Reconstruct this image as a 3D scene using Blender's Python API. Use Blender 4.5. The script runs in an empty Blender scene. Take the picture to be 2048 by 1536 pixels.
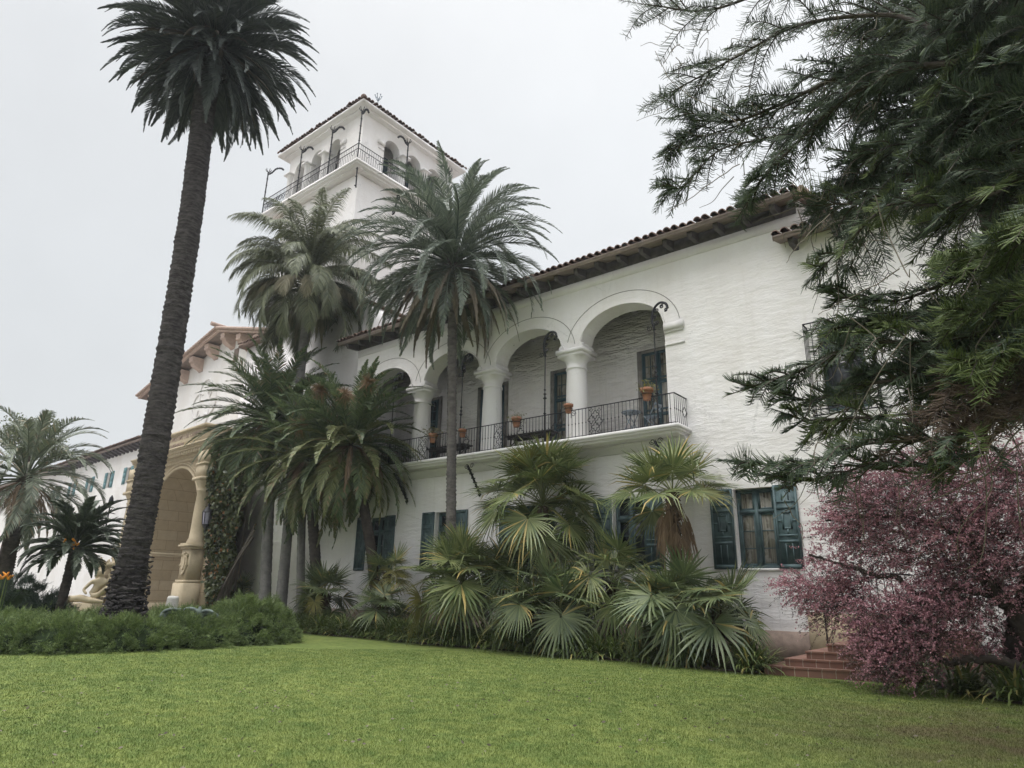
import bpy, math, random
import numpy as np
from mathutils import Matrix, Vector
random.seed(7); RNG = np.random.default_rng(11)
SC = bpy.context.scene; COL = SC.collection
R = math.radians
# ------------------------------------------------------------------ camera
F_PX, AZ, TILT, ROLL, EYE = 1327.97, R(39.1025), R(17.3772), R(1.2107), 1.6
CF = np.array([-math.sin(AZ)*math.cos(TILT), math.cos(AZ)*math.cos(TILT), math.sin(TILT)])
_rt = np.array([math.cos(AZ), math.sin(AZ), 0.]); _up = np.cross(_rt, CF)
CR = _rt*math.cos(ROLL)+_up*math.sin(ROLL); CU = _up*math.cos(ROLL)-_rt*math.sin(ROLL)
CAM = np.array([0, 0, EYE])
cd = bpy.data.cameras.new('camera'); cam = bpy.data.objects.new('camera', cd); COL.objects.link(cam)
cd.sensor_width = 36; cd.lens = 36*F_PX/2048; cd.clip_start = .05; cd.clip_end = 3000
m4 = Matrix.Identity(4)
for i in range(3):
    m4[i][0], m4[i][1], m4[i][2], m4[i][3] = CR[i], CU[i], -CF[i], CAM[i]
cam.matrix_world = m4; SC.camera = cam
# measuring helpers: where a sight line from the photographer's position meets a real plane
def ray(x, y):
    d = CF*F_PX+CR*(x-1024)-CU*(y-768); return d/np.linalg.norm(d)
def at(x, y, Y): d = ray(x, y); return CAM+d*(Y/d[1])
def atx(x, y, X): d = ray(x, y); return CAM+d*(X/d[0])
def atz(x, y, z=0): d = ray(x, y); return CAM+d*((z-EYE)/d[2])
def atd(x, y, D): d = ray(x, y); return CAM+d*(D/math.hypot(d[0], d[1]))   # at horizontal distance D
# ------------------------------------------------------------------ world, sun, exposure
SUN_EL, SUN_AZ = R(52), R(208)      # soft sun behind the photographer's left shoulder
w = bpy.data.worlds.new('World'); SC.world = w; w.use_nodes = True
nt = w.node_tree; N = nt.nodes; L = nt.links; N.clear()
out = N.new('ShaderNodeOutputWorld'); bg = N.new('ShaderNodeBackground')
sky = N.new('ShaderNodeTexSky'); sky.sky_type = 'NISHITA'; sky.sun_disc = False
sky.sun_elevation = SUN_EL; sky.sun_rotation = SUN_AZ; sky.dust_density = 8; sky.air_density = 1.5; sky.ozone_density = 1
tc = N.new('ShaderNodeTexCoord'); sp = N.new('ShaderNodeSeparateXYZ'); L.new(tc.outputs['Generated'], sp.inputs[0])
rp = N.new('ShaderNodeValToRGB'); L.new(sp.outputs['Z'], rp.inputs[0])
e = rp.color_ramp.elements; e[0].position = 0; e[0].color = (.66, .685, .70, 1); e[1].position = 1; e[1].color = (1.0, 1.0, 1.0, 1)
x_ = e.new(.35); x_.color = (.715, .74, .76, 1); x_ = e.new(.62); x_.color = (.78, .80, .82, 1)
# overcast brightness: the zenith is much brighter than the band above the roofs
rz = N.new('ShaderNodeMapRange'); rz.inputs['From Min'].default_value = .74; rz.inputs['From Max'].default_value = 1.0
rz.inputs['To Min'].default_value = 1.0; rz.inputs['To Max'].default_value = 6.4; L.new(sp.outputs['Z'], rz.inputs['Value'])
nz = N.new('ShaderNodeTexNoise'); nz.inputs['Scale'].default_value = 1.7; nz.inputs['Detail'].default_value = 5; nz.inputs['Roughness'].default_value = .55
L.new(tc.outputs['Generated'], nz.inputs['Vector'])
nr = N.new('ShaderNodeMapRange'); nr.inputs['From Min'].default_value = .3; nr.inputs['From Max'].default_value = .7
nr.inputs['To Min'].default_value = 11.1; nr.inputs['To Max'].default_value = 12.6; L.new(nz.outputs['Fac'], nr.inputs['Value'])
mm = N.new('ShaderNodeMath'); mm.operation = 'MULTIPLY'; L.new(nr.outputs[0], mm.inputs[0]); L.new(rz.outputs[0], mm.inputs[1])
# the clouds are thinner and brighter towards +X
az = N.new('ShaderNodeMapRange'); az.inputs['From Min'].default_value = -.8; az.inputs['From Max'].default_value = .1
az.inputs['To Min'].default_value = .93; az.inputs['To Max'].default_value = 1.1; L.new(sp.outputs['X'], az.inputs['Value'])
m2 = N.new('ShaderNodeMath'); m2.operation = 'MULTIPLY'; L.new(mm.outputs[0], m2.inputs[0]); L.new(az.outputs[0], m2.inputs[1])
vm = N.new('ShaderNodeVectorMath'); vm.operation = 'SCALE'; L.new(rp.outputs[0], vm.inputs[0]); L.new(m2.outputs[0], vm.inputs['Scale'])
mx = N.new('ShaderNodeMix'); mx.data_type = 'RGBA'; mx.inputs['Factor'].default_value = .93
L.new(sky.outputs[0], mx.inputs['A']); L.new(vm.outputs[0], mx.inputs['B'])
L.new(mx.outputs['Result'], bg.inputs['Color']); bg.inputs['Strength'].default_value = .1
L.new(bg.outputs[0], out.inputs[0])
sl = bpy.data.lights.new('sun', 'SUN'); sl.energy = 1.0; sl.angle = R(28); sl.color = (1, .97, .94)
so = bpy.data.objects.new('sun', sl); COL.objects.link(so)
sd = Vector((math.sin(SUN_AZ)*math.cos(SUN_EL), math.cos(SUN_AZ)*math.cos(SUN_EL), math.sin(SUN_EL)))
so.rotation_euler = sd.to_track_quat('Z', 'Y').to_euler(); so.location = (0, 0, 60)
SC.view_settings.view_transform = 'Standard'; SC.view_settings.look = 'None'
SC.view_settings.exposure = 0.0; SC.view_settings.gamma = 1
# ------------------------------------------------------------------ materials
def new_mat(name):
    m = bpy.data.materials.new(name); m.use_nodes = True
    t = m.node_tree; return m, t, t.nodes, t.links, t.nodes['Principled BSDF']
def noise(N, L, scale=(1, 1, 1), s=5, detail=4, rough=.6, coord='Object'):
    tc = N.new('ShaderNodeTexCoord'); mp = N.new('ShaderNodeMapping'); mp.inputs['Scale'].default_value = scale
    L.new(tc.outputs[coord], mp.inputs[0]); n = N.new('ShaderNodeTexNoise'); n.inputs['Scale'].default_value = s
    n.inputs['Detail'].default_value = detail; n.inputs['Roughness'].default_value = rough; L.new(mp.outputs[0], n.inputs['Vector']); return n
def ramp(N, L, src, stops):
    r = N.new('ShaderNodeValToRGB'); e = r.color_ramp.elements
    while len(e) < len(stops): e.new(.5)
    for k, (p, c) in enumerate(stops): e[k].position = p; e[k].color = (*c, 1)
    L.new(src, r.inputs[0]); return r
def mixc(N, L, fac, a, b, mode='MIX'):
    m = N.new('ShaderNodeMix'); m.data_type = 'RGBA'; m.blend_type = mode
    for s, v in ((m.inputs['Factor'], fac), (m.inputs['A'], a), (m.inputs['B'], b)):
        if isinstance(v, (int, float)): s.default_value = v
        elif isinstance(v, tuple): s.default_value = (*v, 1)
        else: L.new(v, s)
    return m.outputs['Result']
def bump(N, L, h, b, strength=.4, dist=.02):
    bp = N.new('ShaderNodeBump'); bp.inputs['Strength'].default_value = strength; bp.inputs['Distance'].default_value = dist
    L.new(h, bp.inputs['Height']); L.new(bp.outputs[0], b.inputs['Normal']); return bp
def simple(name, c, rough=.7, metal=0, var=.25, s=6, bmp=0, spec=.4):
    m, t, N, L, b = new_mat(name)
    n = noise(N, L, s=s); d = tuple(x*(1-var) for x in c); u = tuple(min(1, x*(1+var)) for x in c)
    L.new(ramp(N, L, n.outputs['Fac'], [(.3, d), (.7, u)]).outputs[0], b.inputs['Base Color'])
    b.inputs['Roughness'].default_value = rough; b.inputs['Metallic'].default_value = metal; b.inputs['Specular IOR Level'].default_value = spec
    if bmp: bump(N, L, n.outputs['Fac'], b, bmp)
    return m
def plaster(name, c, wave=1.0, dirt=.2, course=0):
    m, t, N, L, b = new_mat(name)
    big = noise(N, L, (.5, .5, .35), 1.1, 5, .65); fine = noise(N, L, (1, 1, 1), 14, 5, .7)
    crs = noise(N, L, (.42, .42, 1.5), 1.7, 6, .68); strk = noise(N, L, (2.2, 2.2, .16), 1.6, 4, .7)
    dk = tuple(x*f for x, f in zip(c, (.66, .63, .58)))
    col = mixc(N, L, ramp(N, L, big.outputs['Fac'], [(.35, (.7,)*3), (.6, (0,)*3)]).outputs[0], c, tuple(x*f for x, f in zip(c, (.88, .86, .83))))
    col = mixc(N, L, ramp(N, L, strk.outputs['Fac'], [(.54, (0,)*3), (.8, (dirt*1.3,)*3)]).outputs[0], col, dk)
    col = mixc(N, L, ramp(N, L, fine.outputs['Fac'], [(.62, (0,)*3), (.78, (.35,)*3)]).outputs[0], col, dk)
    ck = N.new('ShaderNodeTexVoronoi'); ck.feature = 'DISTANCE_TO_EDGE'; ck.inputs['Scale'].default_value = .42; tc = N.new('ShaderNodeTexCoord'); va = N.new('ShaderNodeVectorMath'); va.operation = 'MULTIPLY_ADD'
    L.new(fine.outputs['Color'], va.inputs[0]); va.inputs[1].default_value = (.25, .25, .25); L.new(tc.outputs['Object'], va.inputs[2]); L.new(va.outputs[0], ck.inputs['Vector'])
    pm = N.new('ShaderNodeMath'); pm.operation = 'MULTIPLY'; L.new(ramp(N, L, ck.outputs['Distance'], [(0, (.55,)*3), (.006, (0,)*3)]).outputs[0], pm.inputs[0]); L.new(ramp(N, L, big.outputs['Fac'], [(.5, (0,)*3), (.62, (1,)*3)]).outputs[0], pm.inputs[1])
    col = mixc(N, L, pm.outputs[0], col, tuple(x*.5 for x in c))
    L.new(col, b.inputs['Base Color']); b.inputs['Roughness'].default_value = .9; b.inputs['Specular IOR Level'].default_value = .15
    a = N.new('ShaderNodeMath'); a.operation = 'MULTIPLY_ADD'; am = N.new('ShaderNodeMath'); am.operation = 'MULTIPLY'; L.new(crs.outputs['Fac'], am.inputs[0]); L.new(ramp(N, L, big.outputs['Fac'], [(.32, (.45,)*3), (.68, (1.5,)*3)]).outputs[0], am.inputs[1]); L.new(am.outputs[0], a.inputs[0]); a.inputs[1].default_value = wave; 
    if course:      # adobe brick courses showing through the whitewash
        wv = noise(N, L, (1.15, 1.15, 4.4), 1.25, 3.5, .55)
        w2 = N.new('ShaderNodeMath'); w2.operation = 'MULTIPLY_ADD'; L.new(ramp(N, L, wv.outputs['Fac'], [(.33, (0,)*3), (.66, (1,)*3)]).outputs[0], w2.inputs[0]); w2.inputs[1].default_value = course; L.new(am.outputs[0], w2.inputs[2]); L.new(w2.outputs[0], a.inputs[0])
    f = N.new('ShaderNodeMath'); f.operation = 'MULTIPLY'; L.new(fine.outputs['Fac'], f.inputs[0]); f.inputs[1].default_value = .16
    L.new(f.outputs[0], a.inputs[2]); bump(N, L, a.outputs[0], b, .6, .10)
    return m
def leafmat(name, c1, c2, rough=.5, transl=.2, brown=None, bfrac=0, spec=.35):
    m, t, N, L, b = new_mat(name)
    g = N.new('ShaderNodeNewGeometry'); n = noise(N, L, s=.9, detail=3)
    col = mixc(N, L, g.outputs['Random Per Island'], c1, c2)
    col = mixc(N, L, ramp(N, L, n.outputs['Fac'], [(.35, (0,)*3), (.7, (.45,)*3)]).outputs[0], col, tuple(x*.62 for x in c1))
    if brown:
        wn = N.new('ShaderNodeTexWhiteNoise'); wn.noise_dimensions = '1D'; L.new(g.outputs['Random Per Island'], wn.inputs['W'])
        lt = N.new('ShaderNodeMath'); lt.operation = 'LESS_THAN'; L.new(wn.outputs['Value'], lt.inputs[0]); lt.inputs[1].default_value = bfrac
        col = mixc(N, L, lt.outputs[0], col, brown)
    L.new(col, b.inputs['Base Color']); b.inputs['Roughness'].default_value = rough; b.inputs['Specular IOR Level'].default_value = spec
    if transl:
        tr = N.new('ShaderNodeBsdfTranslucent'); ms = N.new('ShaderNodeMixShader'); ms.inputs[0].default_value = transl
        L.new(col, tr.inputs[0]); L.new(b.outputs[0], ms.inputs[1]); L.new(tr.outputs[0], ms.inputs[2])
        L.new(ms.outputs[0], N['Material Output'].inputs[0])
    return m
def bark(name, c1, c2, ring=9.0, bmp=.7, dist=.03):
    m, t, N, L, b = new_mat(name)
    n = noise(N, L, (2.5, 2.5, ring), 1.6, 5, .65); f = noise(N, L, (1, 1, 1.5), 9, 4, .7)
    col = mixc(N, L, ramp(N, L, n.outputs['Fac'], [(.35, (0,)*3), (.65, (1,)*3)]).outputs[0], c1, c2)
    col = mixc(N, L, ramp(N, L, f.outputs['Fac'], [(.5, (0,)*3), (.75, (.6,)*3)]).outputs[0], col, tuple(x*.45 for x in c1))
    L.new(col, b.inputs['Base Color']); b.inputs['Roughness'].default_value = .9; b.inputs['Specular IOR Level'].default_value = .15
    a = N.new('ShaderNodeMath'); a.operation = 'ADD'; L.new(n.outputs['Fac'], a.inputs[0]); L.new(f.outputs['Fac'], a.inputs[1])
    bump(N, L, a.outputs[0], b, bmp, dist); return m
def stone(name, c, bw=1.05, bh=.52, mortar=.012, dark=.55, joints=True):
    m, t, N, L, b = new_mat(name)
    n = noise(N, L, (1, 1, 1), 2.5, 6, .7); f = noise(N, L, (1, 1, 1), 22, 4, .7)
    col = mixc(N, L, ramp(N, L, n.outputs['Fac'], [(.3, (0,)*3), (.72, (1,)*3)]).outputs[0], tuple(x*.8 for x in c), c)
    col = mixc(N, L, ramp(N, L, f.outputs['Fac'], [(.5, (0,)*3), (.8, (.5,)*3)]).outputs[0], col, tuple(x*.6 for x in c))
    if joints:
        tc = N.new('ShaderNodeTexCoord'); s = N.new('ShaderNodeSeparateXYZ'); L.new(tc.outputs['Object'], s.inputs[0])
        a = N.new('ShaderNodeMath'); L.new(s.outputs[0], a.inputs[0]); L.new(s.outputs[1], a.inputs[1])
        cb = N.new('ShaderNodeCombineXYZ'); L.new(a.outputs[0], cb.inputs[0]); L.new(s.outputs[2], cb.inputs[1])
        br = N.new('ShaderNodeTexBrick'); br.inputs['Scale'].default_value = 1; br.inputs['Brick Width'].default_value = bw
        br.inputs['Row Height'].default_value = bh; br.inputs['Mortar Size'].default_value = mortar
        br.inputs['Color1'].default_value = (1, 1, 1, 1); br.inputs['Color2'].default_value = (.86, .84, .8, 1); br.inputs['Mortar'].default_value = (dark, dark*.9, dark*.8, 1)
        L.new(cb.outputs[0], br.inputs['Vector']); col = mixc(N, L, 1.0, col, br.outputs['Color'], 'MULTIPLY')
    L.new(col, b.inputs['Base Color']); b.inputs['Roughness'].default_value = .88; b.inputs['Specular IOR Level'].default_value = .15
    bump(N, L, f.outputs['Fac'], b, .35, .02); return m
M = {}
M['plaster'] = plaster('white plaster', (.83, .812, .81), .7, .2, .22)
M['plaster_rough'] = plaster('rough adobe plaster', (.80, .775, .765), 1.4, .3, .75)
M['plaster_tower'] = plaster('tower plaster', (.82, .80, .795), .5, .1)
M['plaster_col'] = plaster('column plaster', (.77, .755, .75), .25, .15)
M['plaster_far'] = plaster('far plaster', (.80, .785, .77), .5, .05)
M['sand'] = stone('sandstone', (.43, .355, .245), 1.25, .62)
M['sand_plain'] = stone('sandstone smooth', (.50, .42, .295), joints=False)
M['plinth'] = simple('plinth stone', (.30, .23, .19), .9, 0, .25, 5, .3)
M['tanstucco'] = simple('tan stucco', (.42, .35, .24), .9, 0, .15, 4, .3)
M['tile'] = simple('weathered roof tile', (.155, .105, .085), .85, 0, .45, 5, .3, .2)
M['tile_pink'] = simple('pale roof tile', (.40, .30, .255), .85, 0, .25, 4, .2, .2)
M['soffit'] = simple('soffit board', (.255, .205, .18), .85, 0, .2, 3, .2, .2)
M['rafter'] = simple('dark rafter timber', (.10, .09, .095), .8, 0, .3, 5, .3, .2)
M['corbel'] = simple('rose painted timber', (.52, .40, .345), .85, 0, .12, 4, .1, .2)
M['teal'] = simple('teal paint', (.068, .108, .114), .55, 0, .3, 4, .08, .35)
M['teal_far'] = simple('sun bleached teal paint', (.13, .26, .28), .6, 0, .15, 3)
M['door'] = simple('dark blue green door paint', (.042, .082, .098), .5, 0, .2, 4)
M['reveal'] = simple('stained door surround and arch shadow line', (.22, .205, .19), .85, 0, .3, 4, .2)
M['iron'] = simple('wrought iron', (.018, .018, .022), .55, .3, .3, 12)
M['steel'] = simple('galvanised steel', (.22, .26, .30), .45, .5, .2, 12)
M['terracotta'] = simple('terracotta', (.33, .155, .095), .8, 0, .25, 8, .1)
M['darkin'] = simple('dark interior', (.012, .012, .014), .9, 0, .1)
M['verdigris'] = simple('verdigris bronze', (.115, .145, .13), .65, .2, .4, 9)
M['concrete'] = simple('pale concrete', (.55, .53, .49), .9, 0, .12, 8, .1)
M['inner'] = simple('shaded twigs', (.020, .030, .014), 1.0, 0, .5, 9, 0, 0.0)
M['ground'] = simple('pale paving', (.24, .225, .205), .9, 0, .15, 1.5)
M['soil'] = simple('mulch', (.05, .038, .027), .95, 0, .5, 14, .6)
M['lampglass'] = simple('frosted lamp glass', (.30, .29, .36), .35, 0, .2, 8)
M['orange'] = simple('orange petal', (.75, .30, .03), .5, 0, .3, 20)
M['cane'] = simple('dry cane', (.15, .13, .10), .8, 0, .3, 9)
M['oldwood'] = bark('dark twisted bark', (.035, .03, .027), (.075, .062, .052), 2, .8)
M['bench'] = simple('dark table timber', (.03, .026, .025), .6, 0, .3, 8)
m, t, N, L, b = new_mat('window glass'); b.inputs['Base Color'].default_value = (.02, .025, .03, 1); b.inputs['Roughness'].default_value = .08
b.inputs['Specular IOR Level'].default_value = .6; M['glass'] = m
m, t, N, L, b = new_mat('lace curtain'); n = noise(N, L, (9, 9, .25), 2.2, 3, .6); k = noise(N, L, (1.4, 1.4, 1.0), 3, 4)
col = ramp(N, L, n.outputs['Fac'], [(.36, (.05, .045, .035)), (.5, (.23, .215, .175)), (.66, (.34, .325, .275))]).outputs[0]
col = mixc(N, L, ramp(N, L, k.outputs['Fac'], [(.5, (0,)*3), (.58, (.55,)*3)]).outputs[0], col, (.42, .41, .38)); L.new(col, b.inputs['Base Color']); b.inputs['Roughness'].default_value = .25
b.inputs['Specular IOR Level'].default_value = .5; M['curtain'] = m
m, t, N, L, b = new_mat('brick tile'); tc = N.new('ShaderNodeTexCoord'); s = N.new('ShaderNodeSeparateXYZ'); L.new(tc.outputs['Object'], s.inputs[0])
a = N.new('ShaderNodeMath'); L.new(s.outputs[0], a.inputs[0]); L.new(s.outputs[1], a.inputs[1]); cb = N.new('ShaderNodeCombineXYZ'); L.new(a.outputs[0], cb.inputs[0])
a2 = N.new('ShaderNodeMath'); L.new(s.outputs[2], a2.inputs[0]); a2.inputs[1].default_value = .3; L.new(a2.outputs[0], cb.inputs[1])
br = N.new('ShaderNodeTexBrick'); br.inputs['Scale'].default_value = 1; br.inputs['Brick Width'].default_value = .33; br.inputs['Row Height'].default_value = 9; br.inputs['Mortar Size'].default_value = .009
br.inputs['Color1'].default_value = (.155, .072, .052, 1); br.inputs['Color2'].default_value = (.205, .10, .072, 1); br.inputs['Mortar'].default_value = (.33, .27, .22, 1); L.new(cb.outputs[0], br.inputs['Vector'])
n = noise(N, L, s=6); L.new(mixc(N, L, ramp(N, L, n.outputs['Fac'], [(.4, (0,)*3), (.75, (.7,)*3)]).outputs[0], br.outputs['Color'], (.13, .08, .06)), b.inputs['Base Color']); b.inputs['Roughness'].default_value = .8
bump(N, L, n.outputs['Fac'], b, .25, .02); M['brick'] = m
# leaves
M['canary'] = leafmat('dark feather frond', (.052, .064, .064), (.115, .132, .116), .4, .14)
M['canary_dead'] = leafmat('hanging dry frond', (.085, .072, .060), (.15, .125, .10), .8, .1)
M['queen'] = leafmat('plumed frond', (.105, .125, .078), (.27, .285, .17), .42, .25)
M['queen_old'] = leafmat('yellowing plumed frond', (.22, .205, .13), (.33, .30, .20), .6, .2)
M['date'] = leafmat('grey green date frond', (.095, .125, .100), (.25, .285, .215), .33, .2)
M['date_dead'] = leafmat('dry date frond', (.14, .115, .085), (.24, .20, .15), .8, .1)
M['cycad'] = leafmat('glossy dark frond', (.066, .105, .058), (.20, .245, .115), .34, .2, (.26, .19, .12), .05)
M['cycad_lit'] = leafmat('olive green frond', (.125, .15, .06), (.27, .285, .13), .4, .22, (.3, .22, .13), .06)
M['cycad_flower'] = leafmat('orange flower strand', (.22, .14, .08), (.33, .22, .13), .8, .1)
M['straw'] = leafmat('straw brown strand', (.16, .11, .075), (.26, .185, .125), .85, .1)
M['butia'] = leafmat('silver green frond', (.105, .13, .095), (.24, .265, .185), .45, .15, (.25, .2, .13), .08)
M['pygmy'] = leafmat('fine dark frond', (.05, .07, .05), (.13, .155, .10), .4, .15)
M['fan'] = leafmat('fan leaf', (.085, .125, .046), (.27, .295, .125), .36, .2, (.40, .31, .11), .07)
M['fan_dark'] = leafmat('dark fan leaf', (.062, .095, .046), (.20, .235, .105), .36, .18, (.34, .27, .10), .06)
M['fan_gold'] = leafmat('yellowing fan leaf', (.15, .155, .05), (.29, .26, .085), .5, .2)
M['fan_dead'] = leafmat('dead fan leaf', (.15, .10, .06), (.27, .19, .12), .85, .1)
M['agap'] = leafmat('strap leaf', (.062, .10, .030), (.18, .225, .07), .4, .2, (.36, .32, .12), .06)
M['juniper'] = leafmat('juniper spray', (.055, .10, .030), (.25, .315, .105), .6, .18)
M['juniper_blue'] = leafmat('blue juniper spray', (.035, .060, .042), (.08, .115, .075), .6, .12)
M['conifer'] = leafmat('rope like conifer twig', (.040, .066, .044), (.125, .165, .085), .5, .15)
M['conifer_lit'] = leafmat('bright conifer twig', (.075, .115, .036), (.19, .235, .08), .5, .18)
M['conifer_dead'] = leafmat('dead conifer twig', (.075, .052, .038), (.15, .11, .082), .85, .05)
M['teatree'] = leafmat('dark fine leaf', (.055, .044, .038), (.15, .10, .088), .6, .1)
M['blossom'] = leafmat('pink blossom', (.28, .125, .155), (.66, .37, .42), .6, .3)
M['ivy'] = leafmat('ivy leaf', (.038, .055, .020), (.105, .115, .04), .45, .15, (.22, .11, .04), .06)
M['tree_far'] = leafmat('pale tree leaf', (.10, .125, .065), (.19, .21, .115), .5, .2)
M['bark_canary'] = bark('ringed palm bark', (.026, .023, .024), (.095, .086, .084), 9, 1.0, .06)
M['bark_date'] = bark('scaly palm bark', (.085, .078, .075), (.17, .155, .145), 6, .8, .03)
M['bark_grey'] = bark('smooth grey palm bark', (.16, .155, .15), (.24, .23, .22), 2.0, .3, .015)
M['bark_dark'] = bark('dark palm bark', (.042, .036, .032), (.085, .070, .060), 5, .8, .03)
M['fibre'] = bark('shaggy fibre', (.06, .044, .032), (.12, .088, .062), .6, .9, .03)
M['bark_con'] = bark('conifer bark', (.05, .042, .036), (.10, .085, .072), 2, .7, .03)
# ------------------------------------------------------------------ mesh building
class MB:
    def __init__(s): s.V = []; s.F = []; s.n = 0
    def add(s, v, f, m=0):
        v = np.asarray(v, float).reshape(-1, 3); s.V.append(v)
        for fa in (f if isinstance(f, (list, tuple)) and len(f) and isinstance(f[0], np.ndarray) and f[0].ndim == 2 else [np.asarray(f)]):
            if len(fa): s.F.append((fa+s.n, m))
        s.n += len(v); return s
    def box(s, x0, x1, y0, y1, z0, z1, m=0):
        v = [(x, y, z) for z in (z0, z1) for y in (y0, y1) for x in (x0, x1)]
        return s.add(v, np.array([(0, 2, 3, 1), (4, 5, 7, 6), (0, 1, 5, 4), (2, 6, 7, 3), (0, 4, 6, 2), (1, 3, 7, 5)]), m)
    def bar(s, a, b, w, h=None, m=0, up=(0, 0, 1)):
        a = np.array(a, float); b = np.array(b, float); d = b-a; d /= np.linalg.norm(d); u = np.array(up, float)
        if abs(u@d) > .95: u = np.array([1., 0, 0])
        x = np.cross(d, u); x /= np.linalg.norm(x); u = np.cross(x, d); h = h or w
        q = [x*sx*w/2+u*sz*h/2 for sz in (-1, 1) for sx in (-1, 1)]
        return s.add([a+k for k in q]+[b+k for k in q], np.array([(0, 1, 3, 2), (4, 6, 7, 5), (0, 4, 5, 1), (2, 3, 7, 6), (0, 2, 6, 4), (1, 5, 7, 3)]), m)
    def tube(s, pts, r, n=8, m=0, cap=True):
        v, f = tube_arr(pts, r, n)
        s.add(v, f, m)
        if cap:
            k = len(pts)
            s.add(v[:n][::-1], np.arange(n).reshape(1, n), m); s.add(v[(k-1)*n:], np.arange(n).reshape(1, n), m)
        return s
    def lathe(s, c, prof, n=16, m=0):
        a = np.linspace(0, 2*math.pi, n, endpoint=False); v = []
        for r, z in prof: v += [(c[0]+r*math.cos(t), c[1]+r*math.sin(t), c[2]+z) for t in a]
        f = [(i*n+j, i*n+(j+1) % n, (i+1)*n+(j+1) % n, (i+1)*n+j) for i in range(len(prof)-1) for j in range(n)]
        s.add(v, np.array(f), m)
        s.add(v[:n][::-1], np.arange(n).reshape(1, n), m); s.add(v[-n:], np.arange(n).reshape(1, n), m); return s
    def prism(s, poly, y0, y1, m=0, axis='y'):     # poly of (x, z) run along y; axis 'x': (y, z) run along x; 'z': (x, y) run along z
        n = len(poly); mk = {'y': lambda p, t: (p[0], t, p[1]), 'x': lambda p, t: (t, p[0], p[1]), 'z': lambda p, t: (p[0], p[1], t)}[axis]
        v = [mk(p, y0) for p in poly]+[mk(p, y1) for p in poly]
        s.add(v, np.array([(i, (i+1) % n, n+(i+1) % n, n+i) for i in range(n)]), m)
        s.add(v[:n], np.arange(n).reshape(1, n)[:, ::-1], m); s.add(v[n:], np.arange(n).reshape(1, n), m); return s
    def build(s, name, mats, parent=None, smooth=False, world=True, fixn=False):
        V = np.concatenate(s.V) if s.V else np.zeros((0, 3))
        if parent is not None and world: V = V-np.array(wloc(parent))
        me = bpy.data.meshes.new(name); mats = mats if isinstance(mats, (list, tuple)) else [mats]
        for mt in mats: me.materials.append(mt)
        nl = sum(f.size for f, _ in s.F); nf = sum(len(f) for f, _ in s.F)
        li = np.concatenate([f.ravel() for f, _ in s.F]).astype(np.int32)
        tot = np.concatenate([np.full(len(f), f.shape[1], np.int32) for f, _ in s.F]); st = np.concatenate([[0], np.cumsum(tot)[:-1]]).astype(np.int32)
        mi = np.concatenate([np.full(len(f), k, np.int32) for f, k in s.F])
        me.vertices.add(len(V)); me.vertices.foreach_set('co', V.astype(np.float32).ravel())
        me.loops.add(nl); me.loops.foreach_set('vertex_index', li); me.polygons.add(nf)
        me.polygons.foreach_set('loop_start', st); me.polygons.foreach_set('material_index', mi)
        if smooth: me.polygons.foreach_set('use_smooth', np.ones(nf, bool))
        me.update(calc_edges=True); me.validate()
        o = bpy.data.objects.new(name, me); COL.objects.link(o)
        if parent is not None: o.parent = parent
        return o
def wloc(o):
    p = Vector((0, 0, 0))
    while o: p = p+o.location; o = o.parent
    return p
def tube_arr(pts, r, n=8):
    P = np.asarray(pts, float); k = len(P); r = np.broadcast_to(np.asarray(r, float), (k,))
    T = np.gradient(P, axis=0); T /= np.linalg.norm(T, axis=1)[:, None]+1e-9
    u = np.array([0, 0, 1.]) if abs(T[0][2]) < .9 else np.array([1., 0, 0]); U = []
    for i in range(k):
        u = u-T[i]*(u@T[i]); u /= np.linalg.norm(u)+1e-9; U.append(u)
    U = np.array(U); B = np.cross(T, U); a = np.linspace(0, 2*math.pi, n, endpoint=False)
    V = P[:, None]+r[:, None, None]*(U[:, None]*np.cos(a)[None, :, None]+B[:, None]*np.sin(a)[None, :, None])
    i = np.arange(k-1)[:, None]*n; j = np.arange(n)[None]; jn = (j+1) % n
    f = np.stack([i+j, i+jn, i+n+jn, i+n+j], -1).reshape(-1, 4)
    return V.reshape(-1, 3), f
def tag(o, label=None, cat=None, group=None, kind=None):
    for k, v in (('label', label), ('category', cat), ('group', group), ('kind', kind)):
        if v: o[k] = v
    return o
def thing(name, loc, label, cat, group=None, rz=0):
    o = bpy.data.objects.new(name, None); COL.objects.link(o); o.location = tuple(map(float, loc)); o.rotation_euler = (0, 0, rz)
    o.empty_display_size = .3; return tag(o, label, cat, group)
def copy_tree(o, parent=None):
    c = o.copy(); COL.objects.link(c); c.parent = parent
    for ch in list(o.children): copy_tree(ch, c)
    return c
def arc(cx, cz, a, b, t0, t1, n): return [(cx+a*math.cos(t), cz+b*math.sin(t)) for t in np.linspace(t0, t1, n)]
def catmull(P, n=8):
    P = np.asarray(P, float); Q = np.vstack([2*P[0]-P[1], P, 2*P[-1]-P[-2]]); o = []
    for i in range(1, len(Q)-2):
        for t in np.linspace(0, 1, n, endpoint=False):
            o.append(.5*((2*Q[i])+(-Q[i-1]+Q[i+1])*t+(2*Q[i-1]-5*Q[i]+4*Q[i+1]-Q[i+2])*t*t+(-Q[i-1]+3*Q[i]-3*Q[i+1]+Q[i+2])*t**3))
    o.append(P[-1]); return np.array(o)
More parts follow.
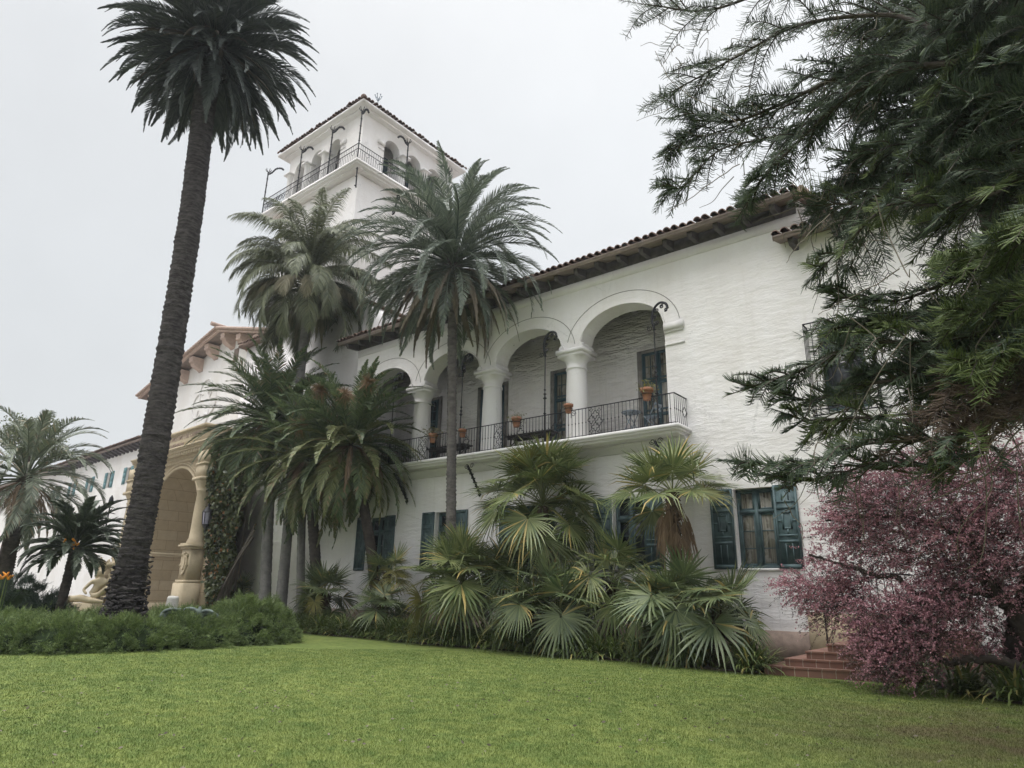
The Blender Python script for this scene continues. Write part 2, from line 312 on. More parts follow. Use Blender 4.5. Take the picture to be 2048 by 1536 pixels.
# ================================================================== large structure
class FB(MB):                                                    # a builder whose (u, depth, z) is turned into place
    pass
def merge(dst, src, org=(0, 0, 0), eu=(1, 0, 0), ed=(0, 1, 0)):
    org = np.array(org, float); eu = np.array(eu, float); ed = np.array(ed, float); base = dst.n
    V = np.concatenate(src.V); W = org+V[:, :1]*eu+V[:, 1:2]*ed+np.array([0, 0, 1.])*V[:, 2:3]
    dst.V.append(W); dst.n += len(W)
    for f, m in src.F: dst.F.append((f+base, m))
def panel(mb, u0, u1, z0, z1, d0, d1, rects=(), arches=(), m=0, rm=None):
    """wall face at depth d0 pierced by rects (a, b, za, zb) and arches (cx, a, zb, zs, rise) with reveals back to d1"""
    rm = m if rm is None else rm; cuts = {u0, u1}
    for a, b, _, _ in rects: cuts |= {a, b}
    for cx, a, *_ in arches: cuts |= set(np.linspace(cx-a, cx+a, 25).tolist())
    cuts = sorted(c for c in cuts if u0 <= c <= u1); V = []; Q = []
    def quad(p): 
        Q.append([len(V)+i for i in range(4)]); V.extend(p)
    def hgt(A, u): cx, a, zb, zs, rise = A; return zs+rise*math.sqrt(max(0, 1-((u-cx)/a)**2))
    for a, b in zip(cuts[:-1], cuts[1:]):
        if b-a < 1e-6: continue
        mid = (a+b)/2; bl = []
        for r in rects:
            if r[0] < mid < r[1]: bl.append((r[2], r[2], r[3], r[3]))
        for A in arches:
            if abs(mid-A[0]) < A[1]: bl.append((A[2], A[2], hgt(A, a), hgt(A, b)))
        bl.sort(); za = zb = z0
        for q in bl:
            if q[0] > za+1e-6: quad([(a, d0, za), (b, d0, zb), (b, d0, q[1]), (a, d0, q[0])])
            za, zb = q[2], q[3]
        if z1 > min(za, zb)+1e-6: quad([(a, d0, za), (b, d0, zb), (b, d0, z1), (a, d0, z1)])
    mb.add(V, np.array(Q), m); V = []; Q = []
    for a, b, c, e in rects:
        quad([(a, d0, c), (a, d0, e), (a, d1, e), (a, d1, c)]); quad([(b, d0, c), (b, d1, c), (b, d1, e), (b, d0, e)])
        quad([(a, d0, c), (a, d1, c), (b, d1, c), (b, d0, c)]); quad([(a, d0, e), (b, d0, e), (b, d1, e), (a, d1, e)])
    for A in arches:
        cx, a, zb, zs, rise = A; us = np.linspace(cx-a, cx+a, 25)
        if zs > zb+1e-6:
            for u in (cx-a, cx+a): quad([(u, d0, zb), (u, d1, zb), (u, d1, zs), (u, d0, zs)])
        for u, v in zip(us[:-1], us[1:]): quad([(u, d0, hgt(A, u)), (v, d0, hgt(A, v)), (v, d1, hgt(A, v)), (u, d1, hgt(A, u))])
    if Q: mb.add(V, np.array(Q), rm)
def tile_rows(mb, x0, x1, ye, ze, yr, zr, sp=.26, r=.105, m=0, hip=None, seed=1):
    """barrel tiles in rows from eave (ye, ze) up to ridge (yr, zr); hip clips the row length"""
    g = np.random.default_rng(seed); n = int((x1-x0)/sp); ln = math.hypot(yr-ye, zr-ze); a = np.linspace(0, math.pi, 7)
    for i in range(n+1):
        x = x0+i*sp+g.normal(0, .012); L_ = ln if hip is None else min(ln, max(.05, hip(x)))
        k = max(1, int(L_/.45)); k = min(k, 9); off = g.normal(0, .025)
        for j in range(k):
            t0 = (j/k*L_)/ln; t1 = ((j+1)/k*L_+.04)/ln; V = []
            for t, rr, up in ((t0, r*1.08, .035), (min(t1, 1.02), r*.9, .0)):
                y = ye+(yr-ye)*t-(off if j == 0 and t == t0 else 0); z = ze+(zr-ze)*t+up
                for s in (1, .8):
                    V += [(x+rr*s*math.cos(q), y, z+rr*s*math.sin(q)) for q in a]
            f = [(p+q, p+q+1, p+q+15, p+q+14) for p in (0, 7) for q in range(6)]
            f += [(q, q+7, q+8, q+1) for q in range(6)]
            mb.add(V, np.array(f), m)
# ------------------------------------------------------------------ ground
def lawn_material():
    m, t, N, L, b = new_mat('lawn'); g = N.new('ShaderNodeNewGeometry')
    def ns(scale, detail=4, rough=.6, sc=(1, 1, 1)):
        mp = N.new('ShaderNodeMapping'); mp.inputs['Scale'].default_value = sc; L.new(g.outputs['Position'], mp.inputs[0])
        n = N.new('ShaderNodeTexNoise'); n.inputs['Scale'].default_value = scale; n.inputs['Detail'].default_value = detail; n.inputs['Roughness'].default_value = rough
        L.new(mp.outputs[0], n.inputs['Vector']); return n.outputs['Fac']
    col = mixc(N, L, ramp(N, L, ns(.45, 5, .65), [(.38, (0,)*3), (.7, (1,)*3)]).outputs[0], (.070, .112, .021), (.146, .176, .040))
    col = mixc(N, L, ramp(N, L, ns(1.6, 6, .75, (1, 1.6, 1)), [(.42, (0,)*3), (.68, (.85,)*3)]).outputs[0], col, (.185, .225, .055))
    col = mixc(N, L, ramp(N, L, ns(3.4, 6, .8), [(.38, (.9,)*3), (.54, (0,)*3)]).outputs[0], col, (.036, .082, .010))
    col = mixc(N, L, g.outputs['Random Per Island'], col, mixc(N, L, .36, col, (.24, .27, .11)))
    # worn brown patch on the right of the lawn
    s = N.new('ShaderNodeSeparateXYZ'); L.new(g.outputs['Position'], s.inputs[0])
    d = N.new('ShaderNodeVectorMath'); d.operation = 'DISTANCE'; L.new(g.outputs['Position'], d.inputs[0]); d.inputs[1].default_value = (-.6, 10.6, 0)
    mr = N.new('ShaderNodeMapRange'); L.new(d.outputs['Value'], mr.inputs['Value']); mr.inputs['From Min'].default_value = 4.2; mr.inputs['From Max'].default_value = .8
    ad = N.new('ShaderNodeMath'); ad.operation = 'MULTIPLY'; L.new(mr.outputs[0], ad.inputs[0])
    L.new(ramp(N, L, ns(.95, 6, .7), [(.34, (0,)*3), (.6, (1,)*3)]).outputs[0], ad.inputs[1])
    col = mixc(N, L, ad.outputs[0], col, (.125, .105, .055))
    L.new(col, b.inputs['Base Color']); b.inputs['Roughness'].default_value = .75; b.inputs['Specular IOR Level'].default_value = .15
    return m
M['lawn'] = lawn_material()
mb = MB(); S_ = 900; mb.add([(-S_, -S_, -.012), (S_, -S_, -.012), (S_, S_, -.012), (-S_, S_, -.012)], np.array([(0, 1, 2, 3)])); tag(mb.build('ground', M['ground']), kind='structure')
mb = MB()
gx = np.concatenate([[-34], np.linspace(-30, 10, 81), [14]]); gy = np.concatenate([[-14, -7], np.linspace(0, 18.5, 49)])
def gz(x, y): return .05*(1+np.sin(x*.35+1)*np.sin(y*.3))*np.exp(-((y-8)/5)**2)+.025*(1+np.sin(x*.9))*np.exp(-((y-8)/4)**2)
X_, Y_ = np.meshgrid(gx, gy, indexing='ij'); V = np.stack([X_, Y_, np.where((abs(X_+10) < 21) & (Y_ > -1) & (Y_ < 15.2), gz(X_, Y_), 0)], -1).reshape(-1, 3)
i = np.arange(len(gx)-1)[:, None]*len(gy); j = np.arange(len(gy)-1)[None]
mb.add(V, np.stack([i+j, i+len(gy)+j, i+len(gy)+j+1, i+j+1], -1).reshape(-1, 4))
tag(mb.build('lawn', M['lawn'], smooth=True), kind='structure')
mb = MB(); g = np.random.default_rng(3)
top = [(x, 15.55+.12*math.sin(x*1.3)+.06*math.sin(x*4.1)) for x in np.linspace(-30, -5.6, 60)]
mb.prism(top+[(-5.6, 18.58), (-30, 18.58)], .004, .05, axis='z')
top = [(-3.0, 16.9), (-2.2, 16.1), (-1.5, 15.0), (-.6, 14.2), (.6, 13.6), (3, 13)]
mb.prism(top+[(6, 13), (6, 18.58), (-3, 18.58)], .004, .055, axis='z')
a = np.linspace(0, 2*math.pi, 40, endpoint=False)
mb.prism([(-21.4+3.7*math.cos(t), 8.6+3.9*math.sin(t)) for t in a], .06, .11, axis='z')
tag(mb.build('planting_bed', M['soil']), kind='structure')
# ------------------------------------------------------------------ the wing with the loggia
YF = 18.6
wing = thing('courthouse_wing', (-10, YF, 0), 'long white two storey wing with an arched loggia and an iron railed balcony', 'building')
GW = [-6.42, -10.34, -14.3, -18.28, -22.3]; HW = .545
mb = MB(); rects = [(c-HW, c+HW, 2.34, 4.5) for c in GW]+[(-6.72, -5.86, .12, .62)]
panel(mb, -26.2, 9, 0, 6.1, YF, YF+.32, rects)
panel(mb, -8.8, 9, 6.1, 11.7, YF, YF+.32, [(-4.25, -3.15, 6.35, 8.6)])
mb.add([(-8.8, YF, 11.7), (-4.4, YF, 11.7), (-4.4, YF, 12.9), (-8.8, YF, 12.9)], np.array([(0, 1, 2, 3)]))
AX = [-12.43, -16.38, -20.33]; edges = [-24.25, -20.33, -16.38, -12.43, -8.42]
arches = [((edges[k]+edges[k+1])/2, (edges[k+1]-edges[k])/2-.39, 9.9, 10.0, 1.1) for k in range(4)]
panel(mb, -24.6, -8.8, 9.9, 12.9, YF, YF+.72, (), arches)
mb.box(-24.6, -23.86, YF, YF+.72, 6.1, 9.9); mb.box(-8.8, -8.3, YF+.001, 21, 6.1, 12.4)
for x in AX: mb.add([(x-.39, YF, 9.9), (x+.39, YF, 9.9), (x+.39, YF+.72, 9.9), (x-.39, YF+.72, 9.9)], np.array([(0, 1, 2, 3)]))
mb.box(-24.6, -24.4, YF+.01, 24, 6.1, 12.9); mb.box(-4.42, -4.4, YF+.002, 24, 11, 13.6)       # end walls of the upper storey
mb.box(-24.6, -4.4, YF-.035, YF-.002, 12.12, 12.45)                                              # string course under the eave
wall = mb.build('wall', M['plaster'], wing)
mb = MB(); mb.box(-24.6, -8.8, 21.0, 21.3, 6.1, 12.6); mb.build('loggia_wall', M['plaster_rough'], wing)
mb = MB(); mb.box(-24.4, -8.81, YF+.05, 21, 12.1, 12.3); 
for x in np.arange(-24, -9, .8): mb.box(x, x+.2, YF+.73, 20.99, 11.84, 12.09)
mb.build('loggia_ceiling', M['plaster_far'], wing)
mb = MB(); mb.box(-26.2, -5.3, YF-.05, YF-.002, 0, .78); mb.build('plinth', M['plinth'], wing)
mb = MB(); mb.box(-6.7, -5.9, YF+.1, YF+.14, .12, .62); mb.build('basement_vent', M['darkin'], wing)
mb = MB(); mb.box(-5.29, -3.6, YF-.045, YF-.002, 0, 1.25); mb.build('stucco_base', M['tanstucco'], wing)
# thin lines around the arches, scrolls and imposts
mb = MB()
for cx, a, zb, zs, rise in arches:
    p = arc(cx, zs, a+.02, rise+.02, 0, math.pi, 25); mb.tube([(x, YF-.012, z) for x, z in p], .03, 5, 0)
    p = arc(cx, zs-.05, a+.56, rise+.52, .08, math.pi*.95, 30); mb.tube([(x, YF-.004, z) for x, z in p], .012, 4, 1)  # outer line: the ring's shadow and drip dirt put in as a darker tube
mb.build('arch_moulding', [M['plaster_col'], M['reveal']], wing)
for x in AX+[-24.25]:
    for s in ((-1, 1) if x > -24 else (1,)):
        mb = MB(); c = x+s*.39; prof = [.10, .13, .13, .105, .135, .135, .105, .13, .13, .10]
        ys = np.linspace(YF-.06, YF+.74, 10); mb.tube([(c, y, 10.0) for y in ys], prof, 10, 0); mb.build('arch_scroll', M['plaster_col'], wing, True)
mb = MB(); mb.box(-8.8, -8.12, YF-.09, YF-.002, 9.74, 9.98); mb.box(-8.8, -8.16, YF-.05, YF-.002, 9.66, 9.739); mb.build('impost', M['plaster_col'], wing)
mb = MB(); mb.box(-8.8, -8.12, YF-.03, YF-.002, 9.22, 9.30); mb.build('impost_band', M['plaster_col'], wing)
for x in AX:
    yc = YF+.36; mb = MB()
    mb.lathe((x, yc, 6.42), [(.47, 0), (.47, .12), (.44, .16), (.42, .2), (.405, .26), (.40, 1.0), (.385, 2.0), (.36, 2.76)], 28)
    col = mb.build('column', M['plaster_col'], wing, True)
    mb = MB(); mb.lathe((x, yc, 9.18), [(.36, 0), (.395, .02), (.395, .07), (.365, .09), (.365, .24), (.40, .32), (.47, .42), (.485, .45)], 28); mb.build('capital', M['plaster_col'], col, True)
    mb = MB(); mb.box(x-.52, x+.52, yc-.47, yc+.47, 9.63, 9.76); mb.box(x-.57, x+.57, yc-.52, yc+.52, 9.76, 9.9); mb.build('abacus', M['plaster_col'], col)
# balcony slab and its railing
XR, XL, YB = -8.2, -24.35, 17.75
mb = MB(); mb.box(XL-.12, XR+.12, YB-.1, 21, 6.31, 6.42); mb.box(XL-.07, XR+.07, YB-.05, YF-.002, 6.24, 6.31); mb.box(XL, XR, YB+.05, YF-.002, 6.16, 6.24)
mb.prism([(YF-.30, 6.159), (YF-.002, 6.159), (YF-.002, 5.9), (YF-.06, 5.92), (YF-.2, 6.06)], XL, XR, axis='x')
mb.build('balcony_slab', M['plaster_col'], wing)
def quatrefoil(mb, c, r, ex, w=.011):
    ex = np.array(ex, float); ez = np.array([0, 0, 1.]); c = np.array(c, float)
    for k in range(4):
        a0 = k*math.pi/2; cc = c+r*.72*(ex*math.cos(a0)+ez*math.sin(a0))
        mb.tube([cc+r*.52*(ex*math.cos(t)+ez*math.sin(t)) for t in np.linspace(a0-2.2, a0+2.2, 11)], w, 4, 0, False)
def star(mb, c, r, ex, w=.009):
    ex = np.array(ex, float); ez = np.array([0, 0, 1.]); c = np.array(c, float); P = []
    for k in range(8): q = r if k % 2 == 0 else r*.42; t = k*math.pi/4; P.append(c+q*(ex*math.cos(t)+ez*math.sin(t)))
    mb.tube(P+[P[0]], w, 4, 0, False)
def railing(mb, a, b, zf, h, sp=.135, motifs=(), singles=()):
    a = np.array(a, float); b = np.array(b, float); n = np.linalg.norm(b-a); ex = (b-a)/n
    mb.bar(a+(0, 0, zf+h), b+(0, 0, zf+h), .045, .02); mb.bar(a+(0, 0, zf+.05), b+(0, 0, zf+.05), .03, .015)
    for k in range(int(n/sp)+1):
        t = k*sp; p = a+ex*t
        if any(abs(t-q) < .24 for q in motifs): continue
        if any(abs(t-q) < .07 for q in singles):
            mb.bar(p+(0, 0, zf), p+(0, 0, zf+.38*h), .014); mb.bar(p+(0, 0, zf+.64*h), p+(0, 0, zf+h), .014); quatrefoil(mb, p+np.array([0, 0, zf+.51*h]), .13, ex); continue
        mb.bar(p+(0, 0, zf), p+(0, 0, zf+h), .014); mb.bar(p+(0, 0, zf+.5*h-.02), p+(0, 0, zf+.5*h+.02), .028)
    for q in motifs:
        c = a+ex*q
        for s, zz in ((-.17, (.34, .86)), (.17, (.50, .92)), (0, (.26, .70))):
            pass
        for s in (-.18, .18):
            mb.bar(c+ex*s*1.33+(0, 0, zf), c+ex*s*1.33+(0, 0, zf+h), .013)
        for dx, z, kind in ((-.15, .86, 's'), (.15, .9, 's'), (0, .72, 'q'), (-.15, .46, 'q'), (.15, .56, 'q'), (0, .3, 'q'), (-.15, .12, 's'), (.15, .16, 's')):
            (star if kind == 's' else quatrefoil)(mb, c+ex*dx+np.array([0, 0, zf+z*h]), .085 if kind == 's' else .105, ex)
        for dx, z0, z1 in ((0, .82, 1), (-.15, .58, .77), (.15, .68, .8), (0, .42, .6), (-.15, .2, .34), (.15, .25, .44), (0, 0, .18)):
            mb.bar(c+ex*dx+np.array([0, 0, zf+z0*h]), c+ex*dx+np.array([0, 0, zf+z1*h]), .012)
mb = MB(); L0 = XR-XL
railing(mb, (XR, YB, 0), (XL, YB, 0), 6.42, .95, .135, [2.75, 6.75, 10.7, 14.6], [4.3, 5.85, 8.35, 9.3, 12.3, 13.3, 15.6])
railing(mb, (XR, YB, 0), (XR, YF, 0), 6.42, .95, .135, (), [.68]); railing(mb, (XL, YB, 0), (XL, YF, 0), 6.42, .95)
mb.build('balcony_railing', M['iron'], wing)
# tall wrought iron lamp posts in front of the columns, and raking struts under the slab
def curl(c, r, ex, t0=0, turns=1.4, n=16):
    ex = np.array(ex, float); return [np.array(c)+(r*(1-.75*k/(n-1)))*(ex*math.cos(t0+turns*2*math.pi*k/(n-1))+np.array([0, 0, 1.])*math.sin(t0+turns*2*math.pi*k/(n-1))) for k in range(n)]
for x in (-8.78, -13.0, -16.95, -20.9):
    y = YB+.06; mb = MB(); mb.tube([(x, y, 6.42), (x, y, 8.1)], .028, 6); mb.tube([(x, y, 8.1), (x, y, 9.7)], .02, 6)
    for z, r in ((7.45, .06), (8.0, .075), (8.15, .06), (8.3, .05), (9.55, .055), (9.7, .075)): mb.lathe((x, y, z), [(.01, -.05), (r, 0), (.01, .05)], 8)
    arcp = [(x+.02+.42*math.sin(t)*.55+.0, y-.02, 9.7+.55*t/1.9) for t in np.linspace(0, 1.9, 6)]
    p = catmull([(x, y, 9.6), (x-.05, y, 9.95), (x+.04, y, 10.25), (x+.24, y, 10.4), (x+.44, y, 10.32), (x+.5, y, 10.15)], 5); mb.tube(p, .042, 6)
    for c, r in (((x+.12, y, 10.18), .08), ((x+.3, y, 10.26), .07), ((x+.43, y, 10.12), .06), ((x+.04, y, 9.95), .07), ((x+.1, y, 9.75), .08)): mb.tube(curl(c, r, (1, 0, 0), random.random()*6), .02, 4)
    mb.tube(curl((x-.14, y, 9.62), .1, (1, 0, 0), 2), .016, 4)
    mb.build('iron_lamp_bracket', M['iron'], wing)
for x in (-8.9, -12.6, -16.5, -20.45):
    mb = MB(); a = np.array([x-.05, YB+.12, 6.02]); b = np.array([x-.02, YF-.03, 5.05]); mb.bar(a, b, .07, .05)
    for t in (.15, .3, .45, .6, .75, .9):
        p = a+(b-a)*t; mb.bar(p+(-.09, 0, .02), p+(.09, 0, -.01), .05, .045)
    mb.lathe(b+np.array([0, -.03, -.02]), [(.01, -.09), (.07, 0), (.01, .09)], 8); mb.tube(curl(a+np.array([.12, .1, .0]), .1, (1, 0, 0)), .014, 4); mb.tube(curl(a+np.array([-.14, .1, .0]), .1, (1, 0, 0), 3), .014, 4)
    mb.build('balcony_strut', M['iron'], wing)
# windows with shutters
def shutter(cx, w, z0, z1, parent, tilt=0, mat='teal'):
    mb = MB(); y1 = YF-.012; y0 = y1-.045; mb.box(cx-w/2, cx+w/2, y0, y1, z0, z1); h = z1-z0
    f = .016; 
    for a, b, c, d in ((-1, -.8, 0, 1), (.8, 1, 0, 1), (-.8, .8, 0, .05), (-.8, .8, .95, 1), (-.8, .8, .30, .335), (-.8, .8, .375, .40), (-.8, .8, .70, .735), (-.8, .8, .78, .80)):
        mb.box(cx+a*w/2, cx+b*w/2, y0-f, y0, z0+c*h, z0+d*h)
    for s in (-.28, .28): mb.box(cx+s*w/2-.012, cx+s*w/2+.012, y0-f*.8, y0, z0+.805*h, z0+.945*h); mb.box(cx+s*w/2-.012, cx+s*w/2+.012, y0-f*.8, y0, z0+.055*h, z0+.295*h)
    q = [(-.2, .2, .65, .672), (-.2, .2, .46, .482), (-.22, -.14, .46, .67), (.14, .22, .46, .67), (-.55, -.22, .55, .575), (.22, .55, .55, .575), (-.03, .03, .672, .70), (-.03, .03, .40, .46)]
    for a, b, c, d in q: mb.box(cx+a*w, cx+b*w*.98, y0-f*.9, y0, z0+c*h, z0+d*h) if abs(a) < .5 and abs(b) < .5 else mb.box(cx+max(a, -.4)*w, cx+min(b, .4)*w, y0-f*.9, y0, z0+c*h, z0+d*h)
    return mb.build('shutter', M[mat], parent)
for k, c in enumerate(GW):
    z0, z1 = 2.34, 4.5; y = YF+.2; mb = MB()
    mb.box(c-HW, c-HW+.07, y, y+.08, z0, z1); mb.box(c+HW-.07, c+HW, y, y+.08, z0, z1); mb.box(c-HW, c+HW, y-.004, y+.08, z1-.07, z1-.001); mb.box(c-HW, c+HW, y-.004, y+.08, z0+.001, z0+.08)
    mb.box(c-.055, c+.055, y-.02, y+.07, z0+.08, z1-.07); zt = z0+1.48; mb.box(c-HW+.07, c+HW-.07, y-.014, y+.07, zt, zt+.1)
    for s in (-1, 1):
        a, b = (c-HW+.07, c-.055) if s < 0 else (c+.055, c+HW-.07)
        for p, q in ((z0+.08, zt), (zt+.1, z1-.07)):
            mb.box(a, a+.05, y+.01, y+.06, p, q); mb.box(b-.05, b, y+.01, y+.06, p, q); mb.box(a+.05, b-.05, y+.01, y+.06, p, p+.05); mb.box(a+.05, b-.05, y+.01, y+.06, q-.05, q)
        for zz in (z0+.52, z0+.99): mb.box(a+.05, b-.05, y+.02, y+.05, zz, zz+.025)
    win = mb.build('window', M['teal'], wing)
    mb = MB(); mb.box(c-HW+.03, c+HW-.03, y+.055, y+.06, z0+.03, z1-.03); mb.build('pane', M['curtain'] if k == 0 else M['glass'], win)
    if k:
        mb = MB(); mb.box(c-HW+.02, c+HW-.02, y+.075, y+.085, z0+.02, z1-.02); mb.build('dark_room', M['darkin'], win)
    mb = MB(); mb.box(c-HW-.08, c+HW+.08, YF-.05, YF+.2, z0-.07, z0-.002); mb.build('sill', M['plaster_col'], win)
    wl = .645
    shutter(c-HW-wl/2-.03, wl, z0-.02, z1+.02, win); shutter(c+HW+wl/2+.005, wl-.03, z0-.02, z1+.02, win)
# tall glazed doors on the loggia
for k in range(4):
    x0 = -11.07-3.95*k; w_ = 1.72; z0, z1 = 6.43, 10.08; y = 20.98; mb = MB()
    mb.box(x0, x0+.2, y-.03, y, z0, z1+.14); mb.box(x0+w_-.2, x0+w_, y-.03, y, z0, z1+.14); mb.box(x0+.2, x0+w_-.2, y-.03, y, z1, z1+.14); mb.build('door_surround', M['reveal'], wing)
    a, b = x0+.2, x0+w_-.2; mb = MB(); y2 = y-.05
    for p, q in ((a, a+.09), (b-.09, b), ((a+b)/2-.05, (a+b)/2+.05)): mb.box(p, q, y2, y2+.06, z0, z1)
    for p, q in ((z0, z0+.32), (z0+1.22, z0+1.34), (z0+1.44, z0+1.5), (z0+2.42, z0+2.56), (z0+2.62, z0+2.68), (z1-.1, z1)): mb.box(a+.09, b-.09, y2+.004, y2+.056, p, q)
    for s in (0, 1):
        p, q = (a+.09, (a+b)/2-.05) if s == 0 else ((a+b)/2+.05, b-.09); m_ = (p+q)/2
        mb.box(m_-.012, m_+.012, y2+.01, y2+.05, z0+.32, z1-.1)
        for zz in (z0+.75, z0+1.95, z0+3.1): mb.box(p, q, y2+.012, y2+.048, zz, zz+.022)
        mb.box(p, p+.04, y2+.008, y2+.054, z0+.3, z1-.1); mb.box(q-.04, q, y2+.008, y2+.054, z0+.3, z1-.1)
    d = mb.build('glazed_door', M['door'], wing); mb = MB(); mb.box(a+.02, b-.02, y-.022, y-.016, z0+.02, z1-.02); mb.build('pane', M['curtain'] if k in (0, 1) else M['glass'], d)
# upper right window with an iron cage
mb = MB(); mb.box(-4.24, -3.16, YF+.2, YF+.26, 6.36, 8.59); gw = mb.build('window', M['teal'], wing); mb = MB(); mb.box(-4.14, -3.26, YF+.17, YF+.196, 6.5, 8.45); mb.build('pane', M['glass'], gw)
mb = MB()
for x in np.linspace(-4.5, -2.9, 9): mb.bar((x, YF-.4, 6.2), (x, YF-.4, 8.8), .018)
for y in np.linspace(YF-.4, YF, 4):
    mb.bar((-4.5, y, 6.2), (-4.5, y, 8.8), .018); mb.bar((-2.9, y, 6.2), (-2.9, y, 8.8), .018)
for z in (6.2, 6.35, 7.5, 8.6, 8.8): mb.bar((-4.5, YF-.4, z), (-2.9, YF-.4, z), .03); mb.bar((-4.5, YF-.4, z), (-4.5, YF, z), .03); mb.bar((-2.9, YF-.4, z), (-2.9, YF, z), .03)
mb.build('window_grille', M['iron'], wing)
# eaves and roofs
def eave(x0, x1, yw, ov, ze, pitch, yr, sp, parent, seed):
    tp = math.tan(pitch); ye = yw-ov; mb = MB()
    zw = ze+ov*tp
    mb.add([(x0, ye, ze), (x1, ye, ze), (x1, yw, zw), (x0, yw, zw)], np.array([(0, 1, 2, 3)]))
    mb.add([(x0, ye, ze+.05), (x1, ye, ze+.05), (x1, yw, zw+.05), (x0, yw, zw+.05)], np.array([(0, 1, 2, 3)]))
    mb.box(x0, x1, ye-.03, ye, ze-.02, ze+.12); mb.box(x0, x1, ye-.05, ye-.028, ze+.06, ze+.13); mb.build('soffit', M['soffit'], parent)
    for x in np.arange(x0+.35, x1-.1, sp):
        mb = MB(); P = [(yw-.002, zw-.36), (yw-.002, zw-.006), (ye+.18, ze+.18*tp-.006), (ye+.18, ze+.18*tp-.1), (ye+.26, ze+.18*tp-.2), (ye+.5, ze+.4*tp-.24)]
        mb.prism(P, x, x+.15, axis='x'); mb.build('rafter', M['rafter'], parent)
    zr = ze+(yr-ye)*tp; mb = MB()
    mb.add([(x0, ye-.05, ze+.13), (x1, ye-.05, ze+.13), (x1, yr, zr+.13), (x0, yr, zr+.13)], np.array([(0, 1, 2, 3)]))
    mb.add([(x0, yr, zr+.13), (x1, yr, zr+.13), (x1, 2*yr-ye, ze+.13), (x0, 2*yr-ye, ze+.13)], np.array([(0, 1, 2, 3)]))
    for x in (x0, x1): mb.add([(x, ye-.05, ze+.0), (x, ye-.05, ze+.13), (x, yr, zr+.13), (x, yr, zr)], np.array([(0, 1, 2, 3)]))
    tile_rows(mb, x0+.1, x1-.05, ye-.13, ze+.12, yr, zr+.15, seed=seed)
    return mb.build('roof', M['tile'], parent)
eave(-25.1, -4.15, YF, .85, 12.58, R(17), 24, .86, wing, 4)
mb = MB(); mb.box(-24.6, -4.4, YF-.06, YF-.003, 12.45, 12.84); mb.build('eave_shadow_band', M['rafter'], wing)  # dark strip painted where the eave throws its shadow band on the wall
eave(-4.95, 8.8, YF, .7, 11.42, R(17), 24.5, 1.15, wing, 5)
mb = MB()
tp = math.tan(R(17)); mb.add([(-4.14, 17.7, 12.52), (-4.14, 24, 12.52+6.3*tp), (-3.9, 24, 12.62+6.3*tp), (-3.9, 17.7, 12.62)], np.array([(0, 1, 2, 3)]))
for k in range(14):
    y = 17.8+k*.45; mb.tube([(-4.02, y, 12.72+(y-17.75)*tp), (-4.02, y+.47, 12.69+(y+.47-17.75)*tp)], [.11, .09], 8)
mb.build('verge_tile', M['tile_pink'], wing)
# ------------------------------------------------------------------ steps
stp = thing('brick_steps', (-4, 17, 0), 'red brick tile steps rising from the lawn to the wall under the pink bush', 'steps')
mb = MB()
for k in range(6):
    z0, z1 = k*.155, (k+1)*.155; o = k*.36
    if k == 0: o = -.0
    P = [(-5.45+o*1.05, 15.55+o*.75), (-2.9-o*.15, 16.3+o*.55), (-1.7, 17.1+o*.3), (-1.7, YF-.06), (-5.45+o*1.05, YF-.06)]
    mb.prism(P, z0+(.002 if k else 0), z1, axis='z')
    P2 = [(p[0]+(-.02 if i in (0, 4) else .02), p[1]-(.025 if i < 3 else 0)) for i, p in enumerate(P)]; mb.prism(P2, z1+.001, z1+.035, axis='z')
mb.build('step', M['brick'], stp)
mb = MB(); a = np.array([-4.35, 16.55, .62]); b = np.array([-3.35, 17.6, 1.25])
mb.bar(a+(0, 0, 0), a+(0, 0, .95), .03); mb.tube(catmull([a+(0, 0, .95), (a+b)/2+(0, 0, .95), b+(0, 0, .9), b+(.6, .3, .9)], 5), .02, 6)
for t in np.linspace(.55, 1.2, 6): p = a+(b-a)*t; mb.bar(p+(0, 0, -.05), p+(0, 0, .92), .02)
mb.build('handrail', M['iron'], stp)
# ------------------------------------------------------------------ tower
TX, TY, TZ = -27.95, 19.9, 29.0; TXL, TYB = -35.55, 27.5
tow = thing('bell_tower', (-31.7, 23.5, 0), 'tall square white tower with an arcaded top storey and an iron railed gallery', 'tower')
mb = MB(); p = MB(); ar = [(c, .62, 24.95, 27.4, .66) for c in (-30.62, -32.42, -34.22)]
panel(p, TXL, TX, 0, TZ-.1, 0, .6, (), ar); merge(mb, p, (0, TY, 0))
p = MB(); panel(p, TY, TYB, 0, TZ-.1, 0, .6, (), [(c, .62, 24.95, 27.4, .66) for c in (22.2, 24.0, 25.8)]); merge(mb, p, (TX, 0, 0), (0, 1, 0), (-1, 0, 0))
mb.box(TXL, TX-.01, TYB-.3, TYB, 0, TZ-.1); p = MB(); panel(p, TY, TYB, 0, TZ-.1, 0, .6, (), [(c, .62, 24.95, 27.4, .66) for c in (21.0,)]); merge(mb, p, (TXL, 0, 0), (0, 1, 0), (1, 0, 0))
mb.box(TXL+.02, TX-.02, TY+.02, TYB-.31, 28.6, 28.8); mb.box(TXL+.02, TX-.02, TY+.02, TYB-.31, 24.8, 24.94)
mb.build('wall', M['plaster_tower'], tow)
mb = MB(); mb.box(TXL+1.6, TX-1.3, TY+1.1, TYB-.8, 24.95, 28.59); mb.build('belfry_room', M['plaster_rough'], tow)
mb = MB()
for c in (-30.62, -32.42): mb.box(c-.75, c+.55, TY+1.0, TY+1.09, 24.95, 27.5)
for c in (22.2, 24.0): mb.box(TX-1.29, TX-1.2, c-.55, c+.7, 24.95, 27.7)
mb.build('dark_doorway', M['door'], tow)
